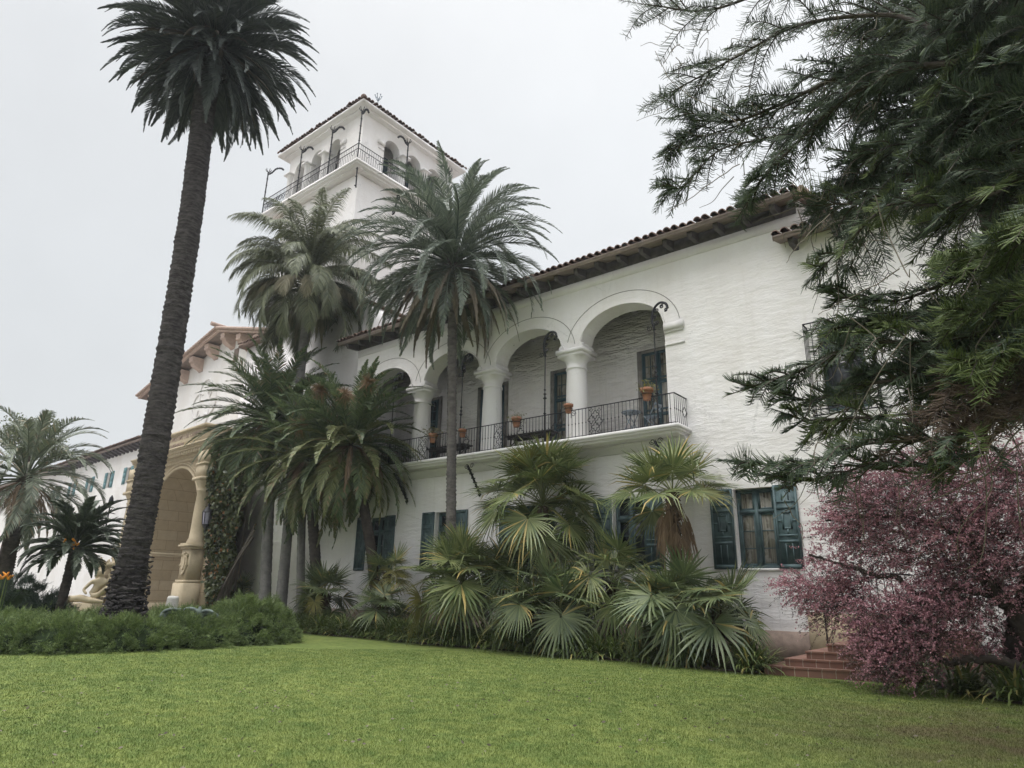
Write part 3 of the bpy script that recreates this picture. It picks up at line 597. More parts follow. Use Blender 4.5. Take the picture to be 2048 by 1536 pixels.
for x in (-31.52, -33.32, -35.2):
    mb = MB(); mb.lathe((x, TY-.02, 24.95), [(.24, 0), (.23, .1), (.215, 1.4), (.20, 2.1), (.23, 2.14), (.2, 2.2), (.28, 2.34)], 16); mb.box(x-.34, x+.34, TY-.36, TY+.3, 27.29, 27.40); mb.build('column', M['plaster_col'], tow, True)
for y in (23.1, 24.9):
    mb = MB(); mb.lathe((TX+.02, y, 24.95), [(.24, 0), (.23, .1), (.215, 1.4), (.20, 2.1), (.23, 2.14), (.2, 2.2), (.28, 2.34)], 16); mb.box(TX-.3, TX+.36, y-.34, y+.34, 27.29, 27.40); mb.build('column', M['plaster_col'], tow, True)
mb = MB(); mb.box(-29.98, -29.45, TY-.12, TY-.002, 27.3, 27.55); mb.box(-29.98, -29.5, TY-.05, TY-.002, 27.0, 27.06); mb.build('impost', M['plaster_col'], tow); mb = MB(); mb.box(TX+.002, TX+.12, 21.05, 21.56, 27.3, 27.55); mb.box(TX+.002, TX+.05, 21.1, 21.56, 27.0, 27.06); mb.build('impost', M['plaster_col'], tow)
o = .62
mb = MB(); mb.box(TXL-o, TX+o, TY-o, TYB+o, TZ-.1, TZ+.06); mb.box(TXL-.3, TX+.3, TY-.3, TYB+.3, TZ-.28, TZ-.101); mb.build('cornice', M['plaster_tower'], tow)
mb = MB(); cx, cy, hz = (TXL+TX)/2, (TY+TYB)/2, TZ+1.7; q = [(TXL-o, TY-o), (TX+o, TY-o), (TX+o, TYB+o), (TXL-o, TYB+o)]
for k in range(4): a, b = q[k], q[(k+1) % 4]; mb.add([(*a, TZ+.06), (*b, TZ+.06), (cx, cy, hz)], np.array([(0, 1, 2)]))
hw = (TX-TXL)/2+o; p = MB(); tile_rows(p, -hw+.1, hw-.05, -.1, TZ+.12, hw, hz+.08, .27, .11, hip=lambda x: max(.1, (hw-abs(x))*1.06), seed=8)
merge(mb, p, (cx, TY-o, 0)); merge(mb, p, (TX+o, cy, 0), (0, 1, 0), (-1, 0, 0))
mb.lathe((TX+o-.05, TY-o+.05, TZ+.1), [(.17, 0), (.2, .1), (.12, .22), (.02, .28)], 8); mb.build('roof', M['tile'], tow)
mb = MB(); fx = atx(757, 205, TX+o-.4); f0 = np.array([TX+.3, 20.55, TZ+.3]); mb.tube([f0, f0+(0, 0, .75)], .03, 5)
for t in np.linspace(0, 2*math.pi, 6, endpoint=False): mb.tube([f0+(0, 0, .55), f0+(.14*math.cos(t), .14*math.sin(t), .75), f0+(.2*math.cos(t), .2*math.sin(t), .92)], .02, 4); mb.lathe(f0+np.array([.2*math.cos(t), .2*math.sin(t), .95]), [(.01, -.05), (.05, 0), (.01, .05)], 6)
mb.build('finial', M['steel'], tow)
GX0, GX1, GY0, GY1 = TXL-1.62, TX+.68, TY-.68, TYB+.7
mb = MB(); mb.box(GX0, GX1, GY0, GY1, 24.78, 24.94); mb.box(GX0+.08, GX1-.08, GY0+.08, GY1-.08, 24.66, 24.779)
mb.box(GX0+.2, TX+.45, TY-.42, TY-.002, 24.52, 24.659); mb.box(TX+.002, TX+.42, TY, TYB+.3, 24.52, 24.659); mb.build('gallery', M['plaster_tower'], tow)
mb = MB(); railing(mb, (GX1-.06, GY0+.06, 0), (GX0+.06, GY0+.06, 0), 24.94, 1.0, .16, (), [.5, 1.8, 3.4, 4.6, 5.8, 7.0, 8.2]); railing(mb, (GX1-.06, GY0+.06, 0), (GX1-.06, GY1-.06, 0), 24.94, 1.0, .16, (), [.6, 1.5, 2.6]); railing(mb, (GX0+.06, GY0+.06, 0), (GX0+.06, GY1-.06, 0), 24.94, 1.0, .16)
for a, b in (((GX1-.06, GY0+.06), (GX0+.06, GY0+.06)), ((GX1-.06, GY0+.06), (GX1-.06, GY1-.06))): mb.bar((*a, 25.6), (*b, 25.6), .03)
for x in np.linspace(GX0+.5, GX0+2.4, 7): mb.tube(curl((x, GY0+.05, 25.4), .22, (1, 0, 0), x*3), .018, 4)
mb.build('gallery_railing', M['iron'], tow)
for (x, y, dx, dy) in ((GX1-.06, GY0+.06, .3, .25), (-30.1, GY0+.06, .75, .3), (-33.25, GY0+.06, .75, .3), (GX0+.06, GY0+.06, 1.2, .4), (GX1-.06, 22.9, -.0, -.85), (GX1-.06, 26.6, 0, -.85)):
    mb = MB(); mb.tube([(x, y, 24.94), (x, y, 28.05)], .04, 6); d = np.array([dx, dy, 0])
    for z in (26.1, 26.6, 27.1, 27.6, 28.0): mb.lathe((x, y, z), [(.01, -.06), (.07, 0), (.01, .06)], 6)
    P = catmull([np.array([x, y, 27.95]), np.array([x, y, 28.02])+d*.25, np.array([x, y, 28.24])+d*.5, np.array([x, y, 28.2])+d*.8, np.array([x, y, 28.02])+d*1.0], 5); mb.tube(P, .045, 5)
    for k in range(1, len(P), 2): mb.lathe(P[k], [(.01, -.09), (.075, 0), (.01, .09)], 6)
    for t in range(6): q = np.array([x, y, 28.1]); mb.tube([q, q+(.14*math.cos(t), .14*math.sin(t), .1), q+(.18*math.cos(t), .18*math.sin(t), .24)], .022, 4)
    mb.build('iron_lamp_bracket', M['iron'], tow)
for a, dv in (((-30.9, GY0+.3, 24.2), (0, 1, 0)), ((GX1-.25, GY0+.25, 24.5), None), ((GX1-.3, 22.6, 24.1), (-1, 0, 0)), ((-34.2, GY0+.3, 24.2), (0, 1, 0))):
    a = np.array(a); mb = MB()
    if dv is None: mb.tube([a, a+(0, .05, -1.3)], .04, 6); [mb.lathe(a+np.array([0, 0, -z]), [(.01, -.06), (.075, 0), (.01, .06)], 6) for z in (.1, .6, 1.2)]
    else:
        dv = np.array(dv, float); mb.tube(curl(a, .22, dv if abs(dv[0]) else (1, 0, 0), 1.2), .045, 5); mb.tube(catmull([a+(0, 0, .1), a+dv*.1+(0, 0, -.4), a+dv*.3+(0, 0, -.8)], 5), .05, 6); mb.tube(curl(a+dv*.3+np.array([0, 0, -.85]), .16, dv if abs(dv[0]) else (1, 0, 0), 3), .035, 5)
    mb.build('scroll_bracket', M['iron'], tow)
# lower stage of the tower
mb = MB(); mb.box(-37, -25.62, 19.6, 30, 0, 15.6); mb.box(-25.62, -24.6, 20.3, 24, 0, 13.6)
zc = [(-25.62, 15.55), (-25.25, 15.3), (-25.05, 14.9), (-24.98, 14.4), (-25.1, 13.9), (-24.9, 13.5), (-24.7, 13.2), (-25.62, 13.0)]; mb.prism(zc, 19.62, 20.6); mb.build('tower_base', M['plaster'], tow)
mb = MB(); mb.box(-37.4, -25.4, 19.2, 30, 15.6, 15.72); mb.add([(-37.4, 19.2, 15.72), (-25.4, 19.2, 15.72), (-25.9, 19.95, 16.3), (-37, 19.95, 16.3)], np.array([(0, 1, 2, 3)]))
tile_rows(mb, -37.3, -25.5, 19.15, 15.74, 19.95, 16.3, seed=12); mb.build('coping_roof', M['tile'], tow)
# ------------------------------------------------------------------ entrance hall with the sandstone portal (turned three degrees)
ROT = -R(2.98)
def eroot(name, label, cat, u=0): return thing(name, (-37., 18.6, 0), label, cat, rz=ROT)
def eworld(u, d, z): return np.array([-37+u*math.cos(ROT)-d*math.sin(ROT), 18.6+u*math.sin(ROT)+d*math.cos(ROT), z])
ent = eroot('entrance_hall', 'white gabled hall with rose coloured roof beams and a carved sandstone arch portal', 'building'); K = dict(world=False)
mb = MB(); GP = (-7.6, 19.0)
mb.prism([(-20.2, 0), (1.2, 0), (1.2, GP[1]-.27*(1.2-GP[0])), (GP[0], GP[1]), (-20.2, GP[1]-.196*12.6)], 3.2, 20); mb.build('wall', M['plaster_far'], ent, **K)
mb = MB()
def gl(u): return GP[1]+.03-(.196*(GP[0]-u) if u < GP[0] else .27*(u-GP[0]))
for d0, d1, zo, h, mi in ((2.15, 20, .0, .16, 1), (2.1, 2.3, -.02, .1, 0), (2.04, 2.2, .1, .1, 0)):
    mb.prism([(-21.1, gl(-21.1)+zo), (GP[0], gl(GP[0])+zo), (1.3, gl(1.3)+zo), (1.3, gl(1.3)+zo+h), (GP[0], gl(GP[0])+zo+h), (-21.1, gl(-21.1)+zo+h)], d0+mi*.001, d1, mi)
mb.build('gable_soffit', [M['corbel'], M['soffit']], ent, **K)
mb = MB()
for a, b in ((-21.1, GP[0]), (GP[0], 1.3)):
    for d in np.arange(2.1, 9, .27):
        mb.tube([(a, d, gl(a)+.2), (b, d, gl(b)+.2)], .1, 6, 0)
    for u in np.arange(a, b, .42):
        mb.tube([(u, 1.98, gl(u)+.22), (min(u+.46, b), 1.98, gl(min(u+.46, b))+.2)], [.12, .09], 6)
mb.tube([(GP[0], 1.6, gl(GP[0])+.42), (GP[0], 10, gl(GP[0])+.34)], .16, 8); mb.build('roof', M['tile_pink'], ent, **K)
for u in (-19.5, -17.1, -14.7, -12.3, -9.9, -7.4, -4.9, -2.4):
    z = min(gl(u), gl(u+.6))-.02; mb = MB(); mb.prism([(3.199, z-1.0), (3.199, z), (2.3, z), (2.3, z-.14), (2.36, z-.2), (2.3, z-.3), (2.38, z-.45), (2.45, z-.4), (2.5, z-.62), (2.75, z-.78), (3.0, z-.86)], u, u+.62, axis='x'); mb.build('corbel', M['corbel'], ent, **K)
mb = MB(); mb.box(-6.7, -6.05, 3.15, 3.199, 16.7, 17.7); mb.build('vent_window', M['soffit'], ent, **K)
mb = MB(); 
for k in range(4):
    t0 = k*math.pi/2+math.pi/4*0; c = (-10.4+.95*math.cos(t0), 14.3+.95*math.sin(t0)); mb.tube([(c[0]+.95*math.cos(t), 3.17, c[1]+.95*math.sin(t)) for t in np.linspace(t0-2.2, t0+2.2, 20)], .07, 5)
mb.build('quatrefoil_window', M['plaster_col'], ent, **K)
# portal
AC, AR, AS = -4.53, 3.69, 4.73; mir = lambda u: 2*AC-u
mb = MB(); panel(mb, mir(2.1), 1.3, 0, 8.75, 0, 9, (), [(AC, AR, -.1, AS, AR)]); mb.box(mir(2.1), 1.3, .01, 3.1, 8.75, 9.6)
por = mb.build('portal', M['sand'], ent, **K)
mb = MB(); P = arc(AC, AS, AR+.06, AR+.06, 0, math.pi, 40); 
for rr, w_, dd in ((.08, .09, -.03), (.3, .06, -.02), (.42, .05, -.0)): mb.tube([(AC+(AR+rr)*math.cos(t), dd, AS+(AR+rr)*math.sin(t)) for t in np.linspace(0, math.pi, 40)], w_, 6)
mb.build('arch_moulding', M['sand_plain'], por, **K)
for s in (lambda u: u, mir):
    a = s(-.84); mb = MB()
    for z0, z1, w_ in ((3.42, 3.55, .16), (3.3, 3.419, .1), (0, .5, .06)): mb.box(min(a, a+(-w_ if a > AC else w_)), max(a, a+(-w_ if a > AC else w_)), .02, 8.9, z0, z1)
    mb.build('ledge', M['sand_plain'], por, **K)
mb = MB(); 
for z0, z1, d0 in ((8.78, 8.95, -.12), (8.95, 9.05, -.2), (9.3, 9.42, -.55), (9.42, 9.5, -.62), (9.5, 9.6, -.7)): mb.box(mir(2.2), 2.2, d0, 3.05, z0, z1)
mb.box(mir(2.05), 2.05, -.3, 3.04, 9.05, 9.299)
for u in np.arange(mir(2.0), 2.0, .34): mb.box(u, u+.18, -.5, -.299, 9.08, 9.299)
mb.build('cornice', M['sand_plain'], por, **K)
mb = MB(); mb.box(mir(-1.2), -1.2, -.25, 3.0, 9.601, 10.62); mb.box(mir(-1.0), -1.0, -.38, 3.0, 10.621, 10.78); mb.build('inscription_panel', M['sand_plain'], por, **K)
def letters(txt, u, z, size, d, parent):
    c = bpy.data.curves.new('inscription', 'FONT'); c.body = txt; c.size = size; c.extrude = .012; c.space_character = 1.12
    t = bpy.data.objects.new('t', c); COL.objects.link(t); dg = bpy.context.evaluated_depsgraph_get(); me = bpy.data.meshes.new_from_object(t.evaluated_get(dg))
    bpy.data.objects.remove(t); me.transform(Matrix.Translation((u, d, z)) @ Matrix.Rotation(R(90), 4, 'X')); me.materials.append(M['plinth'])
    o = bpy.data.objects.new('inscription', me); COL.objects.link(o); o.parent = parent
letters('DIOS NOS DIO LOS CAMPOS', -6.9, 10.22, .36, -.27, por); letters('EL ARTE HUMANA', -7.6, 9.76, .40, -.27, por)
for s in (lambda u: u, mir):
    c = s(.65); mb = MB()
    def bx(a, b, *r): a, b = s(a), s(b); mb.box(min(a, b), max(a, b), *r)
    bx(.1, 1.2, -1.0, -.001, 1.85, 3.45); bx(-.06, 1.36, -1.16, -.001, 0, 1.7); bx(.0, 1.3, -1.08, -.001, 1.7, 1.85); bx(.02, 1.28, -1.08, -.001, 3.45, 3.56); bx(-.08, 1.38, -1.2, -.001, 3.56, 3.66); bx(-.02, 1.32, -1.12, -.001, 3.66, 3.74)
    mb.build('pedestal', M['sand_plain'], por, **K)
    mb = MB(); mb.lathe((c, -.55, 3.74), [(.5, 0), (.52, .08), (.46, .14), (.48, .2), (.42, .26), (.40, .8), (.39, 1.8), (.355, 2.75), (.40, 2.8), (.40, 2.86), (.36, 2.9), (.37, 3.0), (.44, 3.15), (.55, 3.38)], 22); bx(.05, 1.25, -1.1, -.001, 7.13, 7.3); mb.build('column', M['sand_plain'], por, True, **K)
    mb = MB(); bx(.12, 1.18, -.98, -.001, 7.3, 8.0); bx(.06, 1.24, -1.04, -.001, 8.0, 8.1); bx(.12, 1.18, -.98, -.001, 8.1, 8.779); mb.build('entablature_block', M['sand_plain'], por, **K)
    mb = MB(); cs = [(0, .42), (.22, .5), (.3, .3), (.36, .05), (.3, -.2), (.2, -.42), (0, -.6), (-.2, -.42), (-.3, -.2), (-.36, .05), (-.3, .3), (-.22, .5)]
    mb.prism([(c+x*.95, 2.7+z) for x, z in cs], -1.07, -1.001); mb.prism([(c+x*.6, 2.7+z*.6) for x, z in cs], -1.12, -1.071)
    for x, z in ((.3, .42), (-.3, .42), (.34, -.12), (-.34, -.12), (0, -.58), (0, .5)): mb.lathe((c+x, -1.06, 2.7+z), [(.02, -.09), (.1, 0), (.02, .09)], 8)
    mb.build('carved_shield', M['sand_plain'], por, **K)
    mb = MB(); bx(1.2, 2.1, -.3, 3, 0, 3.52); bx(1.201, 2.0, -.24, 3, 3.7, 8.77); mb.prism([(min(s(1.2), s(2.15)), 3.52), (max(s(1.2), s(2.15)), 3.52), (max(s(1.2), s(2.02)), 3.8), (min(s(1.2), s(2.02)), 3.8)], -.36, 3.0); bx(2.1, 2.55, .4, 3, 0, 3.5); bx(2.1, 2.45, .44, 3, 3.5, 8.0); mb.build('buttress', M['sand'], por, **K)
    if s(1) == 1:
        mb = MB(); mb.box(1.55, 1.76, -.306, -.301, 2.0, 2.9); mb.build('slit_window', M['plinth'], por, **K)
# lantern on the buttress
lan = thing('wall_lantern', eworld(1.62, -.62, 4.3), 'black iron wall lantern with frosted glass on the sandstone portal', 'lantern')
mb = MB(); c = eworld(1.62, -.62, 4.3)
for z, r in ((0, .02), (.12, .06), (.2, .03), (.3, .2)): pass
mb.lathe(c, [(.01, -.1), (.05, .05), (.03, .15), (.2, .38), (.21, .42), (.02, .43)], 6); mb.lathe(c, [(.28, 1.05), (.25, 1.12), (.12, 1.3), (.05, 1.38), (.07, 1.46), (.01, 1.55)], 6)
for t in np.linspace(0, 2*math.pi, 6, endpoint=False): mb.bar(c+np.array([.2*math.cos(t), .2*math.sin(t), .4]), c+np.array([.26*math.cos(t), .26*math.sin(t), 1.06]), .025)
mb.bar(c+(0, 0, 1.2), eworld(1.62, -.2, 5.5), .04); mb.build('lantern_frame', M['iron'], lan); mb = MB(); mb.lathe(c, [(.185, .43), (.24, 1.04)], 6); mb.build('lantern_glass', M['lampglass'], lan)
# far left wing
far = eroot('far_wing', 'distant white wing with small blue green shuttered windows under a long tiled eave', 'building')
mb = MB(); fw = [(c-.48, c+.48, 9.75, 11.1) for c in (-24.1, -28.72, -33.8, -39, -44)]; panel(mb, -70, -20.25, 0, 12.9, 3.5, 3.75, fw); mb.box(-70, -20.25, 3.76, 14, 0, 12.9); mb.build('wall', M['plaster_far'], far, **K)
for a, b, c_, d_ in fw:
    m_ = (a+b)/2; mb = MB(); mb.box(a, b, 3.65, 3.7, c_, d_); wn = mb.build('window', M['curtain'], far, **K)
    mb = MB(); mb.box(a, a+.06, 3.6, 3.649, c_, d_); mb.box(b-.06, b, 3.6, 3.649, c_, d_); mb.box(m_-.03, m_+.03, 3.6, 3.649, c_, d_); mb.build('frame', M['plaster_far'], wn, **K)
    for s in (-1, 1):
        x = m_+s*.82; mb = MB(); mb.box(x-.32, x+.32, 3.44, 3.495, c_-.05, d_+.05); [mb.box(x-.26, x+.26, 3.42, 3.439, z, z+.42) for z in (c_+.03, c_+.5, c_+.94)]; mb.build('shutter', M['teal_far'], wn, **K)
ee = MB(); mb = MB(); mb.prism([(3.5, 13.0), (3.5, 13.1), (2.6, 12.98), (2.6, 12.84)], -70, -20.3, axis='x'); mb.build('soffit', M['soffit'], far, **K)
for u in np.arange(-46, -20.6, .9): mb = MB(); mb.prism([(3.499, 12.45), (3.499, 12.98), (2.75, 12.84), (2.75, 12.7), (2.95, 12.6)], u, u+.3, axis='x'); mb.build('rafter', M['rafter'], far, **K)
mb = MB(); mb.add([(-70, 2.55, 13.0), (-20.3, 2.55, 13.0), (-20.3, 9, 15), (-70, 9, 15)], np.array([(0, 1, 2, 3)])); p = MB(); tile_rows(p, -60, -20.4, 2.45, 13.02, 9, 15.0, .3, .12, seed=3); merge(mb, p); mb.build('roof', M['tile'], far, **K)
mb = MB(); mb.box(-29.5, -25.2, 2.9, 3.499, 6.0, 6.15); mb.build('small_balcony', M['plaster_far'], far, **K)
mb = MB(); railing(mb, (-29.5, 2.95, 0), (-25.2, 2.95, 0), 6.15, .95, .2); mb.tube([(-25.3, 2.95, 6.1), (-25.3, 2.95, 8.3)], .06, 6); mb.lathe((-25.3, 2.95, 8.3), [(.05, -.3), (.2, -.1), (.16, .2), (.03, .45)], 8); mb.build('small_railing', M['iron'], far, **K)
# ================================================================== plants
def unit(v): return v/(np.linalg.norm(v, axis=-1, keepdims=True)+1e-9)
def frond(mb, base, az, elev, L_, droop, n=50, ll=.5, lw=.03, vang=.5, swing=.9, sag=.35, m=0, mr=None, plume=0, start=.12, rr=.02, g=RNG, twist=0, p=1.6, tipl=.35):
    """one feather frond: a bending midrib with a row of leaflets on either side"""
    s = np.linspace(0, 1, 13); el = elev-droop*s**p; h = np.array([math.cos(az), math.sin(az), 0])
    d = np.cos(el)[:, None]*h+np.sin(el)[:, None]*np.array([0, 0, 1.]); P = np.vstack([[0, 0, 0], np.cumsum((d[:-1]+d[1:])/2*L_/12, 0)])+np.asarray(base)
    side = np.array([-h[1], h[0], 0]); bend = g.normal(0, .10)*L_; P = P+side*(bend*s**2)[:, None]
    v, f = tube_arr(P, rr*(1-.85*s), 4); mb.add(v, f, m if mr is None else mr)
    t = np.repeat(np.linspace(start, .99, n), 2); sg = np.tile([-1., 1.], n); N_ = 2*n
    x = t*12; i = np.minimum(x.astype(int), 11); fr = (x-i)[:, None]; B = P[i]*(1-fr)+P[i+1]*fr; T = unit(d[i]*(1-fr)+d[i+1]*fr)
    S = side*np.ones((N_, 1)); U = np.cross(T, S); U = U*np.sign(U[:, 2:3]+1e-6) if twist == 0 else U
    ln = ll*(np.sin(np.clip((t-start)/(1-start), 0, 1)*math.pi*.86+.30)*.75+.25)*(1-(1-tipl)*np.clip((t-.6)/.4, 0, 1))*g.uniform(.85, 1.12, N_)
    va = vang*g.normal(1, .12+plume*.9, N_)+(g.uniform(-1, 1, N_)*plume*1.1); sw = swing*(1-.35*t)*g.normal(1, .08, N_)
    D = unit(T*np.cos(sw)[:, None]+(S*(sg*np.cos(va))[:, None]+U*np.sin(va)[:, None])*np.sin(sw)[:, None])
    W = unit(np.cross(D, U)+g.normal(0, .25, (N_, 3)))*(lw*.5)
    dn = np.array([0, 0, -1.])*ln[:, None]*sag*g.uniform(.6, 1.4, N_)[:, None]
    A = B+D*ln[:, None]*.5+dn*.22; C = B+D*ln[:, None]*.97+dn
    V = np.stack([B-W*.55, B+W*.55, A+W, A-W, C], 1).reshape(-1, 3); k = np.arange(N_)*5
    q = np.stack([k, k+1, k+2, k+3], -1); tr = np.stack([k+3, k+2, k+4], -1); mb.add(V, q, m); mb.F.append((tr+mb.n-len(V), m))
    return P
def trunk(mb, pts, rad, n=14, ringh=0, amp=.03, m=0, g=RNG):
    P = catmull(pts, 14) if len(pts) > 2 else np.linspace(pts[0], pts[1], 30)
    k = len(P); t = np.linspace(0, 1, k); r = np.interp(t, np.linspace(0, 1, len(rad)), rad)
    if ringh:
        ln = np.linalg.norm(np.diff(P, axis=0), axis=1).sum(); kk = int(ln/ringh)*2; tt = np.linspace(0, 1, kk)
        P = np.stack([np.interp(tt, t, P[:, a]) for a in range(3)], 1); r = np.interp(tt, t, r)*(1+amp*(np.arange(kk) % 2*2-1))*(1+g.normal(0, amp*.6, kk)); 
    v, f = tube_arr(P, r, n); v = v+g.normal(0, amp*r.mean()*.35, v.shape); mb.add(v, f, m); return P
GA = 2.399963
# --- tall date palm in the juniper bed
def tall_palm():
    g = np.random.default_rng(21)
    b = np.array([-18.96, 7.80, 0]); top = np.array([-19.12, 7.43, 18.75])
    r = thing('tall_palm', b, 'tall palm with a thick ringed dark trunk standing in the juniper hedge', 'palm tree')
    mb = MB(); pts = [b, b+(-.0, 0, 1.0), b+(-.03, 0, 2.4), b+(.0, 0, 5), b+(-.08, -.05, 9), b+(-.02, -.2, 13), b+(-.16, -.34, 16.5), top]
    trunk(mb, pts, [.66, .49, .41, .38, .36, .355, .36, .35, .335, .33, .325, .33, .35, .44], 26, .105, .042, g=g)
    for k in range(420):
        z = .1+2.6*g.beta(1.1, 2.4); a = g.uniform(0, 2*math.pi); rr = np.interp(z, [0, 1, 2.4], [.66, .50, .42]); dv = np.array([math.cos(a), math.sin(a), 0]); c = b+dv*rr*.97+np.array([0, 0, z]); tz = np.array([-dv[1], dv[0], 0]); w_ = g.uniform(.05, .16)
        mb.bar(c-tz*w_+dv*g.uniform(-.02, .02), c+tz*w_+dv*g.uniform(-.02, .03)+(0, 0, g.uniform(-.06, .06)), g.uniform(.03, .08)*(1.1-.25*z), g.uniform(.03, .10)*(1.1-.3*z))
    mb.build('trunk', M['bark_canary'], r, True)
    mb = MB(); n = 215
    for k in range(n):
        t = k/n; el = R(78)-t*R(142)+g.normal(0, .07); L_ = g.uniform(2.9, 3.5)*(1-.05*t)
        az = k*GA+g.normal(0, .1); bp = top+np.array([math.cos(az)*.34, math.sin(az)*.34, .75-1.25*t])
        frond(mb, bp, az, el, L_, R(66)+R(18)*g.normal()*.5 if t < .6 else R(42), 74, .44, .036, .45, .75, .14, 0, 0, start=.06, rr=.05, g=g, p=1.6)
    mb.build('crown', M['canary'], r)
    mb = MB()
    for k in range(34):
        az = k*GA+g.normal(0, .2); el = g.uniform(-1.15, -.35); frond(mb, top+np.array([math.cos(az)*.42, math.sin(az)*.42, g.uniform(-.7, .4)]), az, el, g.uniform(1.6, 3.0), .55, 46, .22, .05, .2, .35, .3, 0, start=.05, rr=.06, g=g)
    mb.build('dead_frond', M['canary_dead'], r)
    mb = MB()
    for k in range(150):
        az = k*GA; z = g.uniform(-1.3, .5); c = top+np.array([math.cos(az)*.45, math.sin(az)*.45, z]); mb.bar(c-(math.cos(az)*.1, math.sin(az)*.1, .1), c+np.array([math.cos(az)*.22, math.sin(az)*.22, .32]), .11, .05)
    mb.build('leaf_stump', M['bark_canary'], r)
tall_palm()
# --- slim trunked date palm in front of the loggia
def slim_palm():
    g = np.random.default_rng(5); b = np.array([-15.85, 16.6, 0]); top = np.array([-16.6, 16.6, 13.6])
    r = thing('slim_date_palm', b, 'slim trunked date palm with a wide grey green crown in front of the loggia', 'palm tree')
    mb = MB(); trunk(mb, [b, b+(-.15, 0, 3), b+(-.42, 0, 8), b+(-.6, 0, 11), top], [.24, .19, .175, .17, .165, .17, .2], 14, .085, .06, g=g); mb.build('trunk', M['bark_date'], r, True)
    mb = MB()
    for k in range(70): az = k*GA; c = top+np.array([math.cos(az)*.2, math.sin(az)*.2, g.uniform(-.9, .5)]); mb.bar(c, c+np.array([math.cos(az)*.22, math.sin(az)*.22, .3]), .09, .05)
    mb.build('leaf_stump', M['bark_date'], r)
    mb = MB(); n = 125
    for k in range(n):
        t = k/n; az = k*GA+g.normal(0, .12); el = R(86)-t*R(122)+g.normal(0, .09); L_ = g.uniform(4.3, 5.1) if t < .8 else g.uniform(3.6, 4.4)
        frond(mb, top+np.array([math.cos(az)*.14, math.sin(az)*.14, .5-.6*t]), az, el, L_, R(100) if t < .75 else R(62), 90, .58, .034, .5, .85, .2, 0, .14, start=.12, rr=.04, g=g, p=1.45)
    mb.build('crown', M['date'], r)
    mb = MB()
    for k in range(26):
        az = k*GA+.4; frond(mb, top+np.array([math.cos(az)*.2, math.sin(az)*.2, -.2]), az, R(-20)+g.normal(0, .15), g.uniform(3.0, 4.2), R(68), 60, .34, .045, .2, .5, .6, 0, .2, start=.1, rr=.04, g=g, p=.9)
    mb.build('dead_frond', M['date_dead'], r)
slim_palm()
# --- plumed palm in front of the tower
def queen_palm():
    g = np.random.default_rng(9); b = np.array([-26.75, 17.4, 0]); top = np.array([-27.65, 17.4, 16.5])
    r = thing('plumed_palm', b, 'tall palm with shaggy plumed fronds and a grey trunk in front of the tower', 'palm tree')
    mb = MB(); trunk(mb, [b, b+(-.2, 0, 4), b+(-.55, 0, 9), top], [.27, .23, .22, .21, .2], 16, .3, .012, g=g); mb.build('trunk', M['bark_grey'], r, True)
    mb = MB(); n = 68
    for k in range(n):
        t = k/n; az = k*GA+g.normal(0, .2); el = R(82)-t*R(98)+g.normal(0, .1); L_ = g.uniform(4.2, 5.4)*(1-.1*t)
        frond(mb, top+np.array([math.cos(az)*.12, math.sin(az)*.12, 1.0-1.6*t]), az, el, L_, R(98)+R(25)*t, 150, .85, .036, .3, 1.1, .8, 0, .95, start=.14, rr=.05, g=g, p=1.5, tipl=.6)
    mb.build('crown', M['queen'], r)
    mb = MB()
    for k in range(14):
        az = k*GA+1; frond(mb, top+np.array([math.cos(az)*.2, math.sin(az)*.2, -.5]), az, R(15), g.uniform(3.0, 3.8), R(120), 130, .75, .036, .2, 1, .9, 0, .8, start=.25, rr=.04, g=g)
    for k in range(34):
        az = k*GA; frond(mb, top+np.array([math.cos(az)*.2, math.sin(az)*.2, -.4]), az, R(-50), g.uniform(1.6, 3.2), R(45), 40, .5, .03, .2, .3, .6, 0, .3, start=.05, rr=.05, g=g)
    mb.build('old_frond', M['queen_old'], r)
queen_palm()
